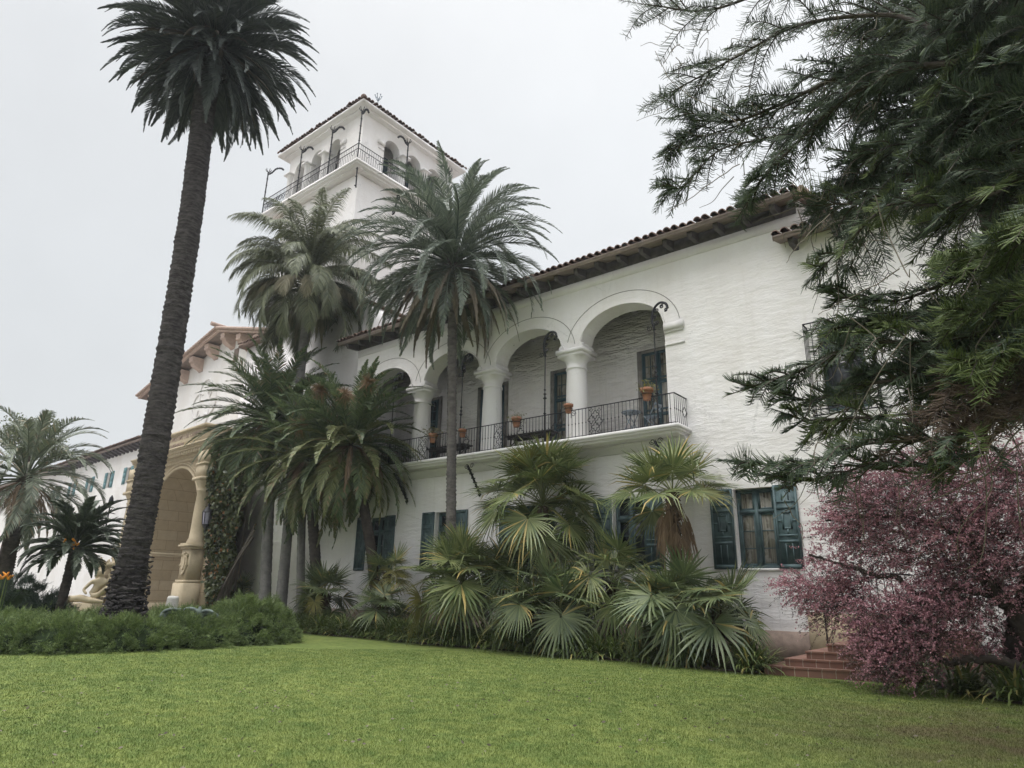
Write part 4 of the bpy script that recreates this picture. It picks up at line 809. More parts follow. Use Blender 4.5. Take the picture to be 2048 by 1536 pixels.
# --- group of dark feather palms beside the portal
def group_palm(name, label, b, top, trad, n, L_, mat, bark_, seed, ll=.5, el0=80, el1=-25, droop=75, ring=.2, dead=8, flower=None, lit=0, lw=.04):
    g = np.random.default_rng(seed); b = np.array(b, float); top = np.array(top, float); r = thing(name, b, label, 'palm tree', 'palms clustered beside the portal')
    mb = MB(); mid = (b+top)/2+g.normal(0, .12, 3); trunk(mb, [b, b*.75+mid*.25+g.normal(0, .03, 3), mid, top], trad, 14, ring, .03, g=g); mb.build('trunk', M[bark_], r, True)
    mb = MB(); mb2 = MB()
    for k in range(n):
        t = k/n; az = k*GA+g.normal(0, .15); el = R(el0)+(R(el1)-R(el0))*t+g.normal(0, .08)
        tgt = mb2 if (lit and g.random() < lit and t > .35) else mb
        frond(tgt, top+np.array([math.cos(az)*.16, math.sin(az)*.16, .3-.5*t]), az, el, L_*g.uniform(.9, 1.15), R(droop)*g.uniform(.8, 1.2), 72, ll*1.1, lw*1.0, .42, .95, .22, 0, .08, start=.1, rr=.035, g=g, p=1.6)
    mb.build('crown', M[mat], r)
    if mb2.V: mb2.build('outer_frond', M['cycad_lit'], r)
    if dead:
        mb = MB()
        for k in range(dead): az = k*GA+.5; frond(mb, top+np.array([math.cos(az)*.2, math.sin(az)*.2, -.1]), az, R(-5), L_*g.uniform(.5, .85), R(95), 46, .34, .03, .2, .5, .7, 0, .3, start=.1, g=g, p=1.0)
        mb.build('dead_frond', M['straw'], r)
    if flower:
        for f in flower:
            mb = MB(); c = np.array(f[:3])
            for k in range(int(f[4])):
                d = unit(g.normal(0, 1, 3)+(0, 0, .35)); l_ = f[3]*g.uniform(.5, 1.1); P = np.array([c, c+d*l_*.5, c+d*l_+(0, 0, -.25*l_)]); mb.tube(P, [.012, .011, .005], 3, 0, False)
            mb.build('flower_stalk', M['cycad_flower'], r)
    return r
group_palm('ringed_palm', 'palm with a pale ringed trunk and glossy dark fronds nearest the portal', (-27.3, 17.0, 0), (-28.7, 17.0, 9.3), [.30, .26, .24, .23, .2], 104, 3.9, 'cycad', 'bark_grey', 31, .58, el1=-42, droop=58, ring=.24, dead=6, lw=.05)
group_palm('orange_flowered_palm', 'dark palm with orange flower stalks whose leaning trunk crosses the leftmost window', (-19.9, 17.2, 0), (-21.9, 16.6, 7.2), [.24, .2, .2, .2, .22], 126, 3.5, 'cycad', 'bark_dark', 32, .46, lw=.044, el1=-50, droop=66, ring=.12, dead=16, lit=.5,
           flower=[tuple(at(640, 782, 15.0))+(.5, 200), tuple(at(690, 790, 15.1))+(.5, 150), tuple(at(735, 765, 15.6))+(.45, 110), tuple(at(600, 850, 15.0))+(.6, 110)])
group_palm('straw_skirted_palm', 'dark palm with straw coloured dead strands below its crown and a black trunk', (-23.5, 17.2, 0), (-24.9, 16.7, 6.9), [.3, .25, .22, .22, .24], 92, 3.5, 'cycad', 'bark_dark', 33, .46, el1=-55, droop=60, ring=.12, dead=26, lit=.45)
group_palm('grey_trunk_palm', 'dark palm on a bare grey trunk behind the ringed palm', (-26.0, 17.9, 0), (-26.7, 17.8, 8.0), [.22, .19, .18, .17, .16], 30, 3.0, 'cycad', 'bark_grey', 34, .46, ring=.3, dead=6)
r = thing('hanging_dead_frond', (-28.2, 16.4, 0), 'long pinkish dead palm frond propped against the ringed trunk', 'palm frond'); mb = MB(); g = np.random.default_rng(4)
for k in range(3): frond(mb, np.array([-28.15+.15*k, 16.5-.1*k, 4.3-.3*k]), 3.4+.3*k, R(-62), 4.2-.4*k, R(18), 60, .55, .025, .1, .6, .9, 0, .3, start=.2, rr=.06, g=g)
mb.build('dead_frond', M['canary_dead'], r)
# --- palms at the left edge
def side_palm(name, label, b, top, trad, n, L_, mat, seed, ll, el1, droop, bark_='bark_dark', dead=0, fl=0, el0=80):
    g = np.random.default_rng(seed); b = np.array(b, float); top = np.array(top, float); r = thing(name, b, label, 'palm tree')
    mb = MB(); trunk(mb, [b, (b+top)/2, top], trad, 12, .1, .06, g=g); mb.build('trunk', M[bark_], r, True)
    mb = MB()
    for k in range(n):
        t = k/n; az = k*GA+g.normal(0, .15); el = R(el0)+(R(el1)-R(el0))*t+g.normal(0, .1)
        frond(mb, top+np.array([math.cos(az)*.14, math.sin(az)*.14, .3-.5*t]), az, el, L_*g.uniform(.85, 1.1), R(droop)*g.uniform(.85, 1.2), 60, ll, .044, .6, .8, .25, 0, .15, start=.16, rr=.03, g=g)
    mb.build('crown', M[mat], r)
    if dead:
        mb = MB()
        for k in range(dead): az = k*GA; frond(mb, top+np.array([math.cos(az)*.2, math.sin(az)*.2, -.2]), az, R(-30), L_*g.uniform(.5, .8), R(60), 40, .35, .03, .3, .6, .5, 0, .2, g=g)
        mb.build('dead_frond', M['straw'], r)
    if fl:
        mb = MB()
        for k in range(fl): c = top+np.array([.75, -.35, -.0])+g.normal(0, .12, 3); mb.lathe(c, [(.01, -.04), (.045, 0), (.01, .04)], 5)
        mb.build('fruit_cluster', M['orange'], r)
bu = atd(8, 1155, 33); bt = atd(52, 955, 33)
side_palm('silver_palm', 'silver green feather palm with a short stout trunk at the left edge', (bu[0], bu[1], 0), bt, [.36, .3, .27, .27, .3], 58, 3.7, 'butia', 41, .62, -40, 95, dead=16)
pb = atd(122, 1195, 26); pt = atd(152, 1092, 26)
side_palm('small_fine_palm', 'small dark fine leaved palm with orange fruit beside the tall palm trunk', (pb[0], pb[1], 0), pt, [.17, .14, .14, .15, .16], 84, 1.75, 'pygmy', 42, .34, -8, 74, fl=14)
# pale broadleaf tree far behind
def far_tree():
    g = np.random.default_rng(6); c = atd(66, 872, 52); r = thing('pale_tree', (c[0], c[1], 0), 'round pale green tree behind the silver palm', 'tree')
    mb = MB(); mb.tube([(c[0], c[1], 0), (c[0]+.2, c[1], 6), (c[0], c[1], c[2])], [.35, .28, .12], 8); mb.build('trunk', M['bark_con'], r)
    mb = MB(); n = 5200; B = unit(g.normal(0, 1, (26, 3)))*(1.5, 1.5, 1.1)*g.uniform(.4, 1, (26, 1)); P = c+B[g.integers(0, 26, n)]+unit(g.normal(0, 1, (n, 3)))*g.uniform(.3, .75, (n, 1))
    quads(mb, P, .17, .1, g); mb.build('crown', M['tree_far'], r)
def quads(mb, P, l_, w_, g, D=None, m=0):
    n = len(P); D = unit(g.normal(0, 1, (n, 3))) if D is None else unit(D); W = unit(np.cross(D, g.normal(0, 1, (n, 3)))); k = g.uniform(.7, 1.3, (n, 1))
    a = D*l_*.5*k; b = W*w_*.5*k; V = np.stack([P-a, P+b, P+a, P-b], 1).reshape(-1, 3); mb.add(V, np.arange(n*4).reshape(n, 4), m)
far_tree()
# --- fan palms
def fan(mb, hub, d, up, R_, span=R(290), n=34, m=0, g=RNG, fused=.42, sag=.25, fold=.10):
    """one palmate leaf: pleated segments radiating from the hub"""
    d = unit(np.array(d, float)); up = np.array(up, float); up = unit(up-d*(up@d)); s = np.cross(d, up); a = np.linspace(-span/2, span/2, n); V = []; Q = []; T = []
    da = span/n
    tear = g.normal(0, .05, n).cumsum()*.25; tear -= tear.mean()
    for k, t in enumerate(a):
        if g.random() < .05: continue
        t = t+tear[k]*da*2; ln = R_*(1-.28*(abs(t)/(span/2))**2)*g.uniform(.8, 1.06)*(g.uniform(.45, .8) if g.random() < .08 else 1); e = d*math.cos(t)+s*math.sin(t); q = -d*math.sin(t)+s*math.cos(t); b0 = 5*0+len(V)
        bendd = np.array([0, 0, -1.])*sag*g.uniform(.3, 2.0)*(3 if g.random() < .12 else 1)+g.normal(0, .05, 3)
        cup = up*.18*R_
        for rr, wk in ((.04, .5), (fused, .5), (.72, .36)):
            w_ = min(rr*ln*da*wk*1.05, .5*fused*ln*da*1.05) if rr <= fused else fused*ln*da*wk
            c = hub+e*ln*rr+cup*(rr*rr)*.6+bendd*ln*max(0, rr-fused)**2*1.2
            V += [c-q*w_, c+up*fold*w_*3.2*(1 if rr > .1 else 0), c+q*w_]
        V.append(hub+e*ln+cup*.6+bendd*ln*.55)
        for i in (0, 3): Q += [(b0+i, b0+i+1, b0+i+4, b0+i+3), (b0+i+1, b0+i+2, b0+i+5, b0+i+4)]
        T += [(b0+6, b0+7, b0+9), (b0+7, b0+8, b0+9)]
    if not V: return
    n0 = mb.n; mb.add(np.array(V), np.array(Q), m); mb.F.append((np.array(T)+n0, m))
def fan_palm(name, label, base, heads, R_=.75, stem=None, srad=.14, mat='fan', seed=1, gold=0, dead=(), n=34, hang=1.0):
    """heads: (crown point, n leaves, petiole length, elev max, elev min[, az list])"""
    g = np.random.default_rng(seed); R_ *= 1.5; base = np.array(base, float); r = thing(name, base, label, 'fan palm')
    if stem is not None:
        mb = MB(); trunk(mb, [base, (base+stem)/2+g.normal(0, .05, 3), np.array(stem, float)], [srad*1.2, srad, srad*1.1], 12, .09, .1, g=g)
        for k in range(160):
            t = g.uniform(0, 1); c = base+(np.array(stem)-base)*t; a = g.uniform(0, 6.28); dv = np.array([math.cos(a), math.sin(a), 0]); mb.bar(c+dv*srad*.8, c+dv*srad*1.5+(0, 0, g.uniform(-.1, .22)), .035, .02)
        mb.build('trunk', M['fibre'], r)
    mb = MB(); mg = MB(); mp = MB()
    for h in heads:
        c = np.array(h[0], float)
        nh = int(h[1]*1.0)
        for k in range(nh):
            t = (k+.5)/nh; az = k*GA+seed+g.normal(0, .2); el = R(h[3])+(R(h[4])-R(h[3]))*t+g.normal(0, .1); pl = h[2]*1.15*g.uniform(.75, 1.2)
            dv = np.array([math.cos(az)*math.cos(el), math.sin(az)*math.cos(el), math.sin(el)]); hub = c+dv*pl+(0, 0, -.10*pl)
            P = catmull([c, c+dv*pl*.5+(0, 0, .02), hub], 3); mp.tube(P, [.016]*len(P), 4, 0, False)
            n0 = np.array([-math.cos(az)*math.sin(el), -math.sin(az)*math.sin(el), math.cos(el)]); be = (R(18+52*t)+g.normal(0, .28))*hang; dd = unit(dv*math.cos(be)-n0*math.sin(be)+g.normal(0, .14, 3)); up = unit(n0*math.cos(be)+dv*math.sin(be)+g.normal(0, .2, 3))
            isg = g.random() < gold and t > .5; mg = MB(); fan(mg if isg else mb, hub, dd, up, R_*g.uniform(.8, 1.12), R(g.uniform(230, 300)), n, 0, g, sag=.10+.22*t)
            if isg: mg.build('yellow_leaf', M['fan_gold'], r)
    mb.build('crown', M[mat], r)
    mp.build('petiole', M['cycad_lit'], r)
    if dead:
        mb = MB(); c0 = np.array(dead[0]); nd, ln, Rd = dead[1:]
        for k in range(nd*2):
            az = k*GA; hub = c0+np.array([math.cos(az)*.15, math.sin(az)*.15, -.05-.7*g.random()]); dv = unit(np.array([math.cos(az)*g.uniform(.1, .6), math.sin(az)*g.uniform(.1, .6), -1])); l2 = ln*g.uniform(.5, 1.2); mb.tube([hub, hub+dv*l2], [.014, .01], 3, 0, False)
            fan(mb, hub+dv*l2, unit(dv+(0, 0, -.9)+g.normal(0, .15, 3)), unit(np.array([math.cos(az), math.sin(az), .2])+g.normal(0, .3, 3)), Rd*g.uniform(.6, 1.15), R(g.uniform(30, 75)), 9, 0, g, sag=.7, fold=.6)
        mb.build('dead_leaf', M['fan_dead'], r)
    return r
def G(px, py, Y): return at(px, py, Y)
def base_of(px, py, Y): q = at(px, py, Y); return (q[0], q[1], 0.)
# big central one
c = G(1085, 1008, 16.9); fan_palm('large_fan_palm', 'largest fan palm, its round crown reaching up to the balcony slab', (c[0]+.25, 16.9, 0), [(c, 38, 1.25, 84, -46), (c+(0, 0, .2), 12, 1.1, 88, 40)], .84, c+(0, 0, -.1), .14, 'fan', 51, .05, (c+(0, 0, -.1), 6, .3, .45), hang=.85)
c = G(1345, 985, 17.0); fan_palm('skirted_fan_palm', 'fan palm with a skirt of brown dead leaves beside the curtained window', (c[0]+.1, 17.0, 0), [(c, 18, .85, 66, -12)], .74, c, .15, 'fan', 52, .04, (c+(0, 0, -.05), 20, .5, .75), hang=.45)
c = G(925, 1165, 16.1); fan_palm('broad_fan_palm', 'broad stemless fan palm with pale drooping fans in front of the slim palm trunk', (c[0]+.05, 16.1, 0), [(c+(0, 0, -.1), 28, .95, 84, -30), (c+(.15, .2, -.2), 9, 1.1, 84, 30)], .86, c+(0, 0, -.4), .16, 'fan', 53, .14)
c = G(1115, 1205, 15.95); fan_palm('upright_fan_palm', 'low fan palm with long bare leaf stalks below the largest fan palm', (c[0], 15.95, 0), [(c+(0, 0, -.62), 22, 1.2, 88, 8), (c+(0, 0, -.2), 11, .6, 40, -50)], .72, c+(0, 0, -.65), .13, 'fan_dark', 54, .05)
c = G(1345, 1215, 16.0); fan_palm('dark_fan_palm', 'wide dark fan palm spreading in front of the skirted fan palm', (c[0], 16.0, 0), [(c+(0, 0, -.1), 26, .75, 76, -38), (c+(.35, 0, .0), 9, .8, 60, 0)], .70, c+(0, 0, -.1), .2, 'fan_dark', 55, .0)
c = G(1450, 1215, 16.1); fan_palm('leaning_fan_palm', 'dark fan palm leaning over the brick steps', (c[0]-.3, 16.1, 0), [(c+(-.1, 0, -.1), 13, .6, 70, -40)], .72, c+(-.15, 0, -.1), .15, 'fan_dark', 56, .15)
c = G(652, 1180, 16.6); fan_palm('small_fan_palm', 'small dark fan palm at the left end of the planting bed', (c[0]+.1, 16.6, 0), [(c+(0, 0, -.2), 20, .6, 80, -45)], .72, c+(0, 0, -.2), .16, 'fan_dark', 57, .16)
c = G(775, 1140, 16.9); fan_palm('golden_fan_palm', 'fan palm with yellow gold leaves under the leaning trunk', (c[0]+.05, 16.9, 0), [(c+(0, 0, -.1), 13, .45, 75, -40)], .62, c+(0, 0, -.1), .13, 'fan', 58, .5, (c, 6, .2, .4))
c = G(765, 1205, 16.3); fan_palm('low_fan_palm', 'low dark fan palm against the rose coloured plinth', (c[0], 16.3, 0), [(c+(0, 0, -.2), 13, .45, 75, -30)], .62, c+(0, 0, -.2), .12, 'fan_dark', 59, .05)
c = G(1225, 1165, 16.7); fan_palm('rear_fan_palm', 'fan palm filling the gap between the two tall fan palms', (c[0], 16.7, 0), [(c, 20, .75, 76, -30)], .70, c, .13, 'fan', 60, .12)
c = G(1010, 1185, 16.8); fan_palm('shaded_fan_palm', 'shaded fan palm half hidden behind the broad fan palm', (c[0], 16.8, 0), [(c+(0, 0, .1), 24, .85, 86, -20)], .72, c, .13, 'fan_dark', 62, .08)
c = at(478, 1178, 19.0); fan_palm('spiky_dark_palm', 'small spiky dark palm at the foot of the sandstone buttress', (c[0], 19, 0), [(c+(0, 0, -.1), 14, .35, 80, -20)], .55, c+(0, 0, -.1), .12, 'fan_dark', 63)
# --- strap leaved clumps
def straps(mb, c, n, L_, w_, g, m=0, elev=(20, 86)):
    V = []; Q = []; T = []
    for k in range(n):
        az = g.uniform(0, 6.283); el = R(g.uniform(*elev)); l_ = L_*g.uniform(.7, 1.15); s = np.linspace(0, 1, 5); e = el-R(105)*s**1.5*g.uniform(.7, 1.25)
        h = np.array([math.cos(az), math.sin(az), 0]); d = np.cos(e)[:, None]*h+np.sin(e)[:, None]*np.array([0, 0, 1.]); P = c+h*g.uniform(0, .09)+np.vstack([[0, 0, 0], np.cumsum(d[:-1]*l_/4, 0)])
        sd = np.array([-h[1], h[0], 0])*w_*.5; b0 = len(V)
        for i, f in enumerate((.8, 1, 1, .7)): V += [P[i]-sd*f, P[i]+sd*f]
        V.append(P[4]); Q += [(b0+2*i, b0+2*i+1, b0+2*i+3, b0+2*i+2) for i in range(3)]; T.append((b0+6, b0+7, b0+8))
    n0 = mb.n; mb.add(np.array(V), np.array(Q), m); mb.F.append((np.array(T)+n0, m))
g = np.random.default_rng(71); mb = MB()
for k in range(430):
    x = g.uniform(-23.6, -5.7); y = 15.5+.12*math.sin(x*1.3)+abs(g.normal(0, .45))
    if -6.9 < x < -6.0 and y < 16.2: continue
    if y > 17: continue
    straps(mb, np.array([x, y, .04]), 28, g.uniform(.7, 1.0), .036, g)
tag(mb.build('agapanthus_border', M['agap']), 'low border of green strap leaves along the foot of the fan palms', 'plant border', kind='stuff')
def clump(x, y, n, L_, label, seed):
    g = np.random.default_rng(seed); mb = MB(); straps(mb, np.array([0, 0, .04]), n, L_*1.15, .042, g, 0, (12, 88)); straps(mb, np.array([.16, .1, .04]), n//2, L_*1.05, .042, g); straps(mb, np.array([-.18, .05, .04]), n//2, L_*1.05, .042, g)
    o = mb.build('agapanthus_clump', M['agap']); o.location = (x, y, 0); tag(o, label, 'plant', 'agapanthus clumps')
q = atz(1455, 1318); clump(q[0], q[1]+.35, 110, .82, 'large strap leaved clump left of the brick steps', 81)
for k, (px, py, l_) in enumerate(((1860, 1378, 'strap leaved clump below the pink bush, leftmost of the right hand bed'), (1930, 1398, 'biggest dark strap leaved clump at the right of the lawn'), (2035, 1412, 'strap leaved clump cut by the right edge of the photo'), (1985, 1368, 'strap leaved clump at the foot of the twisted trunk'))):
    q = atz(px, py); clump(q[0], q[1]+.3, 90, .72, l_, 82+k)
for k, (px, py, l_) in enumerate(((1235, 1318, 'strap leaved clump below the dark fan palm trunk'), (1060, 1300, 'strap leaved clump below the upright fan palm'))):
    q = atz(px, py); clump(q[0], q[1]+.3, 80, .70, l_, 90+k)
# --- juniper
def sprays(mb, P, D, L_, g, m=0, n=5):
    """feathery upswept sprays: a short bent axis with paired needles"""
    k = len(P); D = unit(D); W = unit(np.cross(D, g.normal(0, 1, (k, 3)))); U = np.cross(D, W); L_ = L_*g.uniform(.6, 1.3, (k, 1))
    for i in range(n):
        t = (i+.5)/n; B = P+D*L_*t+U*L_*.22*t*t
        for s in (-1, 1):
            d = unit(D*.8+W*s*(1-.5*t)+U*g.normal(.15, .3, (k, 1)))*L_*.36*(1-.55*t); w_ = unit(np.cross(d, U))*L_*.055
            V = np.stack([B-w_, B+w_, B+d], 1).reshape(-1, 3); mb.add(V, np.arange(k*3).reshape(k, 3), m)
def juniper(name, label, blobs, n, L_, mat, seed):
    g = np.random.default_rng(seed); b0 = blobs[0]; r = thing(name, (b0[0], b0[1], 0), label, 'shrub'); core = MB(); mb = MB(); A = np.array([x[3]*x[5] for x in blobs]); A = A/A.sum()
    for (x, y, z, rx, ry, rz), a in zip(blobs, A):
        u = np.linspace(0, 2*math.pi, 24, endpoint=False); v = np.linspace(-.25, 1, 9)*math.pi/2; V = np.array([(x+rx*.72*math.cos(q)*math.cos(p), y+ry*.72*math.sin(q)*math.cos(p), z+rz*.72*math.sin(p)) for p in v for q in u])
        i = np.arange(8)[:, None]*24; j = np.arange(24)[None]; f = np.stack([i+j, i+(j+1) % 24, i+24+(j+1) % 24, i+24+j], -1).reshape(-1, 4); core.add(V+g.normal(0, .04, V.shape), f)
        k = int(n*a); N_ = unit(g.normal(0, 1, (k*2, 3))); N_[:, 2] = np.abs(N_[:, 2])*1.15-.22; N_ = unit(N_); N_ = N_[:k]; P = np.array([x, y, z])+N_*np.array([rx, ry, rz])*(1-abs(g.normal(0, .12, (k, 1))))
        nt_ = max(8, k//60); ti = g.integers(0, nt_, k); P = P[ti]+g.normal(0, .06, (k, 3)); N_ = unit(N_[ti]+g.normal(0, .30, (k, 3))); P = P-N_*g.uniform(.0, .14, (k, 1))+unit(N_)*0; keep = P[:, 2] > .02; P = P[keep]; N_ = N_[keep]; lump = np.sin(P[:, 0]*4+P[:, 1]*2.7)*np.sin(P[:, 1]*3.9+P[:, 2]*5)+.6*np.sin(P[:, 0]*9+P[:, 2]*8)*np.sin(P[:, 1]*8.3); P = P+N_*(lump*.11)[:, None]
        D = N_+np.array([0, 0, .05])+g.normal(0, .25, N_.shape); sprays(mb, P, D, L_, g)
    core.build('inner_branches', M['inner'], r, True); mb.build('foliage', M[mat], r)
g = np.random.default_rng(14); blobs = []
for k in range(15):
    t = -2.75+k*.335; blobs.append((-21.5+4.0*math.cos(t)*1.0, 8.9+4.2*math.sin(t), .12, 1.15, 1.15, .86+.18*g.normal()*.5))
blobs = [(-17.95, 7.6, .12, 1.15, 1.3, .88), (-18.3, 9.2, .12, 1.2, 1.2, .85), (-18.75, 10.6, .12, 1.25, 1.2, .9), (-19.3, 11.5, .12, 1.5, 1.3, 1.38), (-20.6, 12.2, .12, 1.4, 1.2, 1.3), (-18.4, 6.4, .12, 1.2, 1.2, .86), (-19.1, 5.4, .12, 1.1, 1.0, .85), (-20.2, 4.7, .12, 1.2, 1.0, .8), (-21.6, 4.4, .12, 1.3, 1.0, .8),
         (-19.6, 8.2, .1, 1.3, 1.4, .80), (-20.4, 9.8, .1, 1.5, 1.4, .95), (-20.5, 6.6, .1, 1.4, 1.3, .85), (-22, 11, .1, 1.5, 1.4, .95), (-22, 6.0, .1, 1.5, 1.4, .85), (-22.2, 8.6, .1, 1.6, 1.6, .85)]
blobs = [(x, y, z, rx*1.08, ry*1.08, rz*.87) for x, y, z, rx, ry, rz in blobs]
juniper('juniper_hedge', 'wide mounded juniper hedge ringing the tall palm at the edge of the lawn', blobs, 170000, .115, 'juniper', 15)
q = atd(45, 1172, 27); q2 = atd(100, 1195, 26.5); q3 = atd(-30, 1170, 28)
juniper('blue_juniper', 'bluish dark juniper mound behind the hedge at the left edge', [(q[0], q[1], .1, 1.2, 1.2, 1.75), (q2[0], q2[1], .1, 1.0, 1.0, 1.15), (q3[0], q3[1], .1, 1.3, 1.3, 1.6)], 24000, .13, 'juniper_blue', 16)
r = thing('orange_flower', (q[0], q[1]-.6, 0), 'orange bird like flowers rising above the bluish juniper', 'flowers'); mb = MB(); st = MB(); g = np.random.default_rng(17)
for px, py in ((4, 1157), (13, 1152), (17, 1158), (-4, 1160)):
    c = atd(px, py, 26.0); st.tube([(c[0], c[1], .8), c], [.02, .012], 4)
    for k in range(5): a = g.uniform(0, 6.28); mb.tube([c, c+np.array([.12*math.cos(a), .12*math.sin(a), .12])], [.045, .008], 4)
mb.build('petal', M['orange'], r); st.build('stem', M['juniper'], r)
# --- ivy on the portal
g = np.random.default_rng(23); r = thing('ivy', eworld(2.6, 0, 0), 'ivy with some red leaves climbing the right side of the sandstone portal', 'ivy'); mb = MB(); P = []
for k in range(15000):
    u = g.uniform(1.3, 4.6); z = g.uniform(.3, 9.5); top_ = 9.3; lim = 1.25+max(0, (4.6-z))*.45+.2*math.sin(z*2.5)+(.9 if 4.6 < z < 5.2 else 0)
    if u < lim: continue
    d = -.42+(u-1.3)*.12+.22*math.sin(u*3+z)*math.sin(z*2)-abs(g.normal(0, .14)); P.append(eworld(u, d if u < 2.6 else d-.1, z))
P = np.array(P); D = g.normal(0, 1, P.shape)*(1, .7, .8)+(0, -.3, -.8); quads(mb, P, .22, .17, g, D); mb.build('leaves', M['ivy'], r)
mb = MB(); panel(mb, 2.5, 4.7, 0, 9.0, 0, .5); p = MB(); merge(p, mb, (-37, 18.6, 0), (math.cos(ROT), math.sin(ROT), 0), (-math.sin(ROT), math.cos(ROT), 0)); p.build('ivy_backing', M['soil'], r)  # flat dark sheet standing behind the leaves, in the mulch colour
# --- pink tea tree at the right
def tea_tree():
    g = np.random.default_rng(61); b = np.array([-.75, 14.9, 0.]); r = thing('pink_tea_tree', b, 'pink flowering tea tree with twisted dark limbs in front of the right hand wall', 'tree')
    def Q(px, py, Y): return at(px, py, Y)
    mb = MB(); limbs = [([b+(.2, .4, 0), Q(2040, 1240, 14.9), Q(2005, 1200, 14.8), Q(1965, 1150, 14.7), Q(1940, 1080, 14.6)], .17, .07), ([Q(2052, 1352, 15.3), Q(2040, 1290, 15.2), Q(2056, 1200, 15.1), Q(2085, 1120, 15), Q(2070, 1000, 15.0)], .30, .12), ([b+(.1, .2, .35), Q(2010, 1325, 14.5), Q(1960, 1318, 14.4), Q(1900, 1325, 14.4), Q(1850, 1300, 14.5)], .10, .04),
        ([Q(1990, 1190, 14.8), Q(1900, 1180, 14.7), Q(1830, 1190, 14.6)], .05, .03), ([Q(1830, 1190, 14.6), Q(1800, 1160, 14.6), Q(1760, 1152, 14.7), Q(1720, 1140, 14.8), Q(1670, 1125, 15), Q(1620, 1110, 15)], .05, .025), ([Q(1940, 1080, 14.6), Q(1850, 1040, 14.7), Q(1740, 1030, 14.8), Q(1650, 1040, 14.9)], .06, .02), ([Q(1960, 1110, 14.7), Q(1900, 1000, 14.9), Q(1830, 960, 15)], .06, .02), ([Q(1850, 1300, 14.5), Q(1780, 1280, 14.5), Q(1740, 1240, 14.5)], .04, .02)]
    for P, a, c in limbs:
        P = catmull(np.array(P), 7); P = P+g.normal(0, .015, P.shape); mb.tube(P, np.linspace(a, c, len(P))*(1+g.normal(0, .08, len(P))), 8)
    mb.build('trunk', M['oldwood'], r, True)
    # branch clouds: (px, py, Y, radius in px, weight)
    cl = [(1730, 1005, 15, 60, .8), (1780, 1010, 14.8, 85, 1.2), (1860, 1000, 14.8, 90, 1.2), (1950, 1000, 15, 90, 1.1), (2030, 1000, 15, 80, .9), (1700, 1050, 15.1, 55, .8), (1740, 1085, 14.9, 65, .9), (1810, 1080, 14.7, 80, 1), (1900, 1080, 14.7, 80, 1), (1985, 1090, 14.8, 80, .9), (1640, 1110, 15.2, 22, .12), (1690, 1155, 15, 52, .8), (1615, 1180, 15.1, 38, .5), (1665, 1215, 15, 45, .8), (1710, 1190, 15, 45, .6), (1580, 1170, 15.2, 20, .12), (1860, 1150, 14.8, 60, .6), (1900, 1210, 14.6, 50, .6),
          (1775, 1240, 14.4, 50, .8), (1830, 1240, 14.3, 65, 1.2), (1880, 1250, 14.3, 50, .8), (1765, 1285, 14.3, 45, .8), (1800, 1295, 14.2, 60, 1.1), (1850, 1290, 14.2, 45, .7), (1780, 1330, 14.2, 45, .6), (1750, 965, 15.1, 50, .6), (1850, 945, 15, 55, .7), (1940, 940, 15, 60, .7), (2040, 930, 15.1, 50, .5), (1930, 1150, 14.7, 50, .5), (2020, 1110, 14.8, 60, .7), (2080, 1000, 15, 100, 1.1), (2090, 1120, 15, 90, 1), (2060, 1190, 14.9, 50, .5), (1970, 1240, 15.0, 45, .45), (2010, 1290, 15.2, 40, .35), (1950, 1200, 15, 45, .5), (2150, 950, 15.2, 110, 1), (2190, 1080, 15, 110, 1), (2150, 1200, 15, 80, .7)]  # clouds out of frame at right, and over the wall gap, added for shade
    leaf = MB(); bl = MB(); tw = MB(); tot = sum(c[4] for c in cl)
    for (px, py, Y, rp, wt) in cl:
        c = at(px, py, Y); rad = rp*np.linalg.norm(c-CAM)/F_PX; n = int(235*wt)
        # flowering sprays sweeping out to the left; the flowers sit on the upper, outer sprays, the inner ones are leaf and bare twig
        O = c+unit(g.normal(0, 1, (n, 3)))*rad*g.uniform(.1, .95, (n, 1))**.6*np.array([1, .9, .8]); D = unit((O-c)*.7/rad+np.array([-.45, -.1, .02])+g.normal(0, .32, (n, 3))); Lw = g.uniform(.2, .62, (n, 1))*(.7+.4*min(1, rp/80))
        for i in range(n):
            if i % 2 == 0: tw.tube([O[i]-D[i]*.1, O[i]+D[i]*Lw[i]*.5, O[i]+D[i]*Lw[i]+(0, 0, -.05)], [.005, .0035, .0015], 3, 0, False)
        k = 34; t = g.uniform(0, 1, (n, k, 1)); P = O[:, None]+D[:, None]*Lw[:, None]*t+np.array([0, 0, -.09])*t*t+g.normal(0, .017, (n, k, 3))
        hgt_ = (O[:, 2]-c[2])/rad; isb = g.random(n) < np.clip(.66+.45*hgt_+.2*math.sin(px*.05+py*.03), .2, .97)
        sel = g.random((n, k)) < np.clip(g.normal(.75, .25, (n, 1)), .15, 1); bp = P[isb][sel[isb]]; quads(bl, bp, .036, .028, g)
        lp = P[~isb][sel[~isb]]; ld = np.repeat(D[~isb][:, None], k, 1)[sel[~isb]]; quads(leaf, lp, .05, .014, g, ld+g.normal(0, .5, lp.shape))
    tw.build('twig', M['oldwood'], r); leaf.build('foliage', M['teatree'], r); bl.build('blossom', M['blossom'], r)
tea_tree()
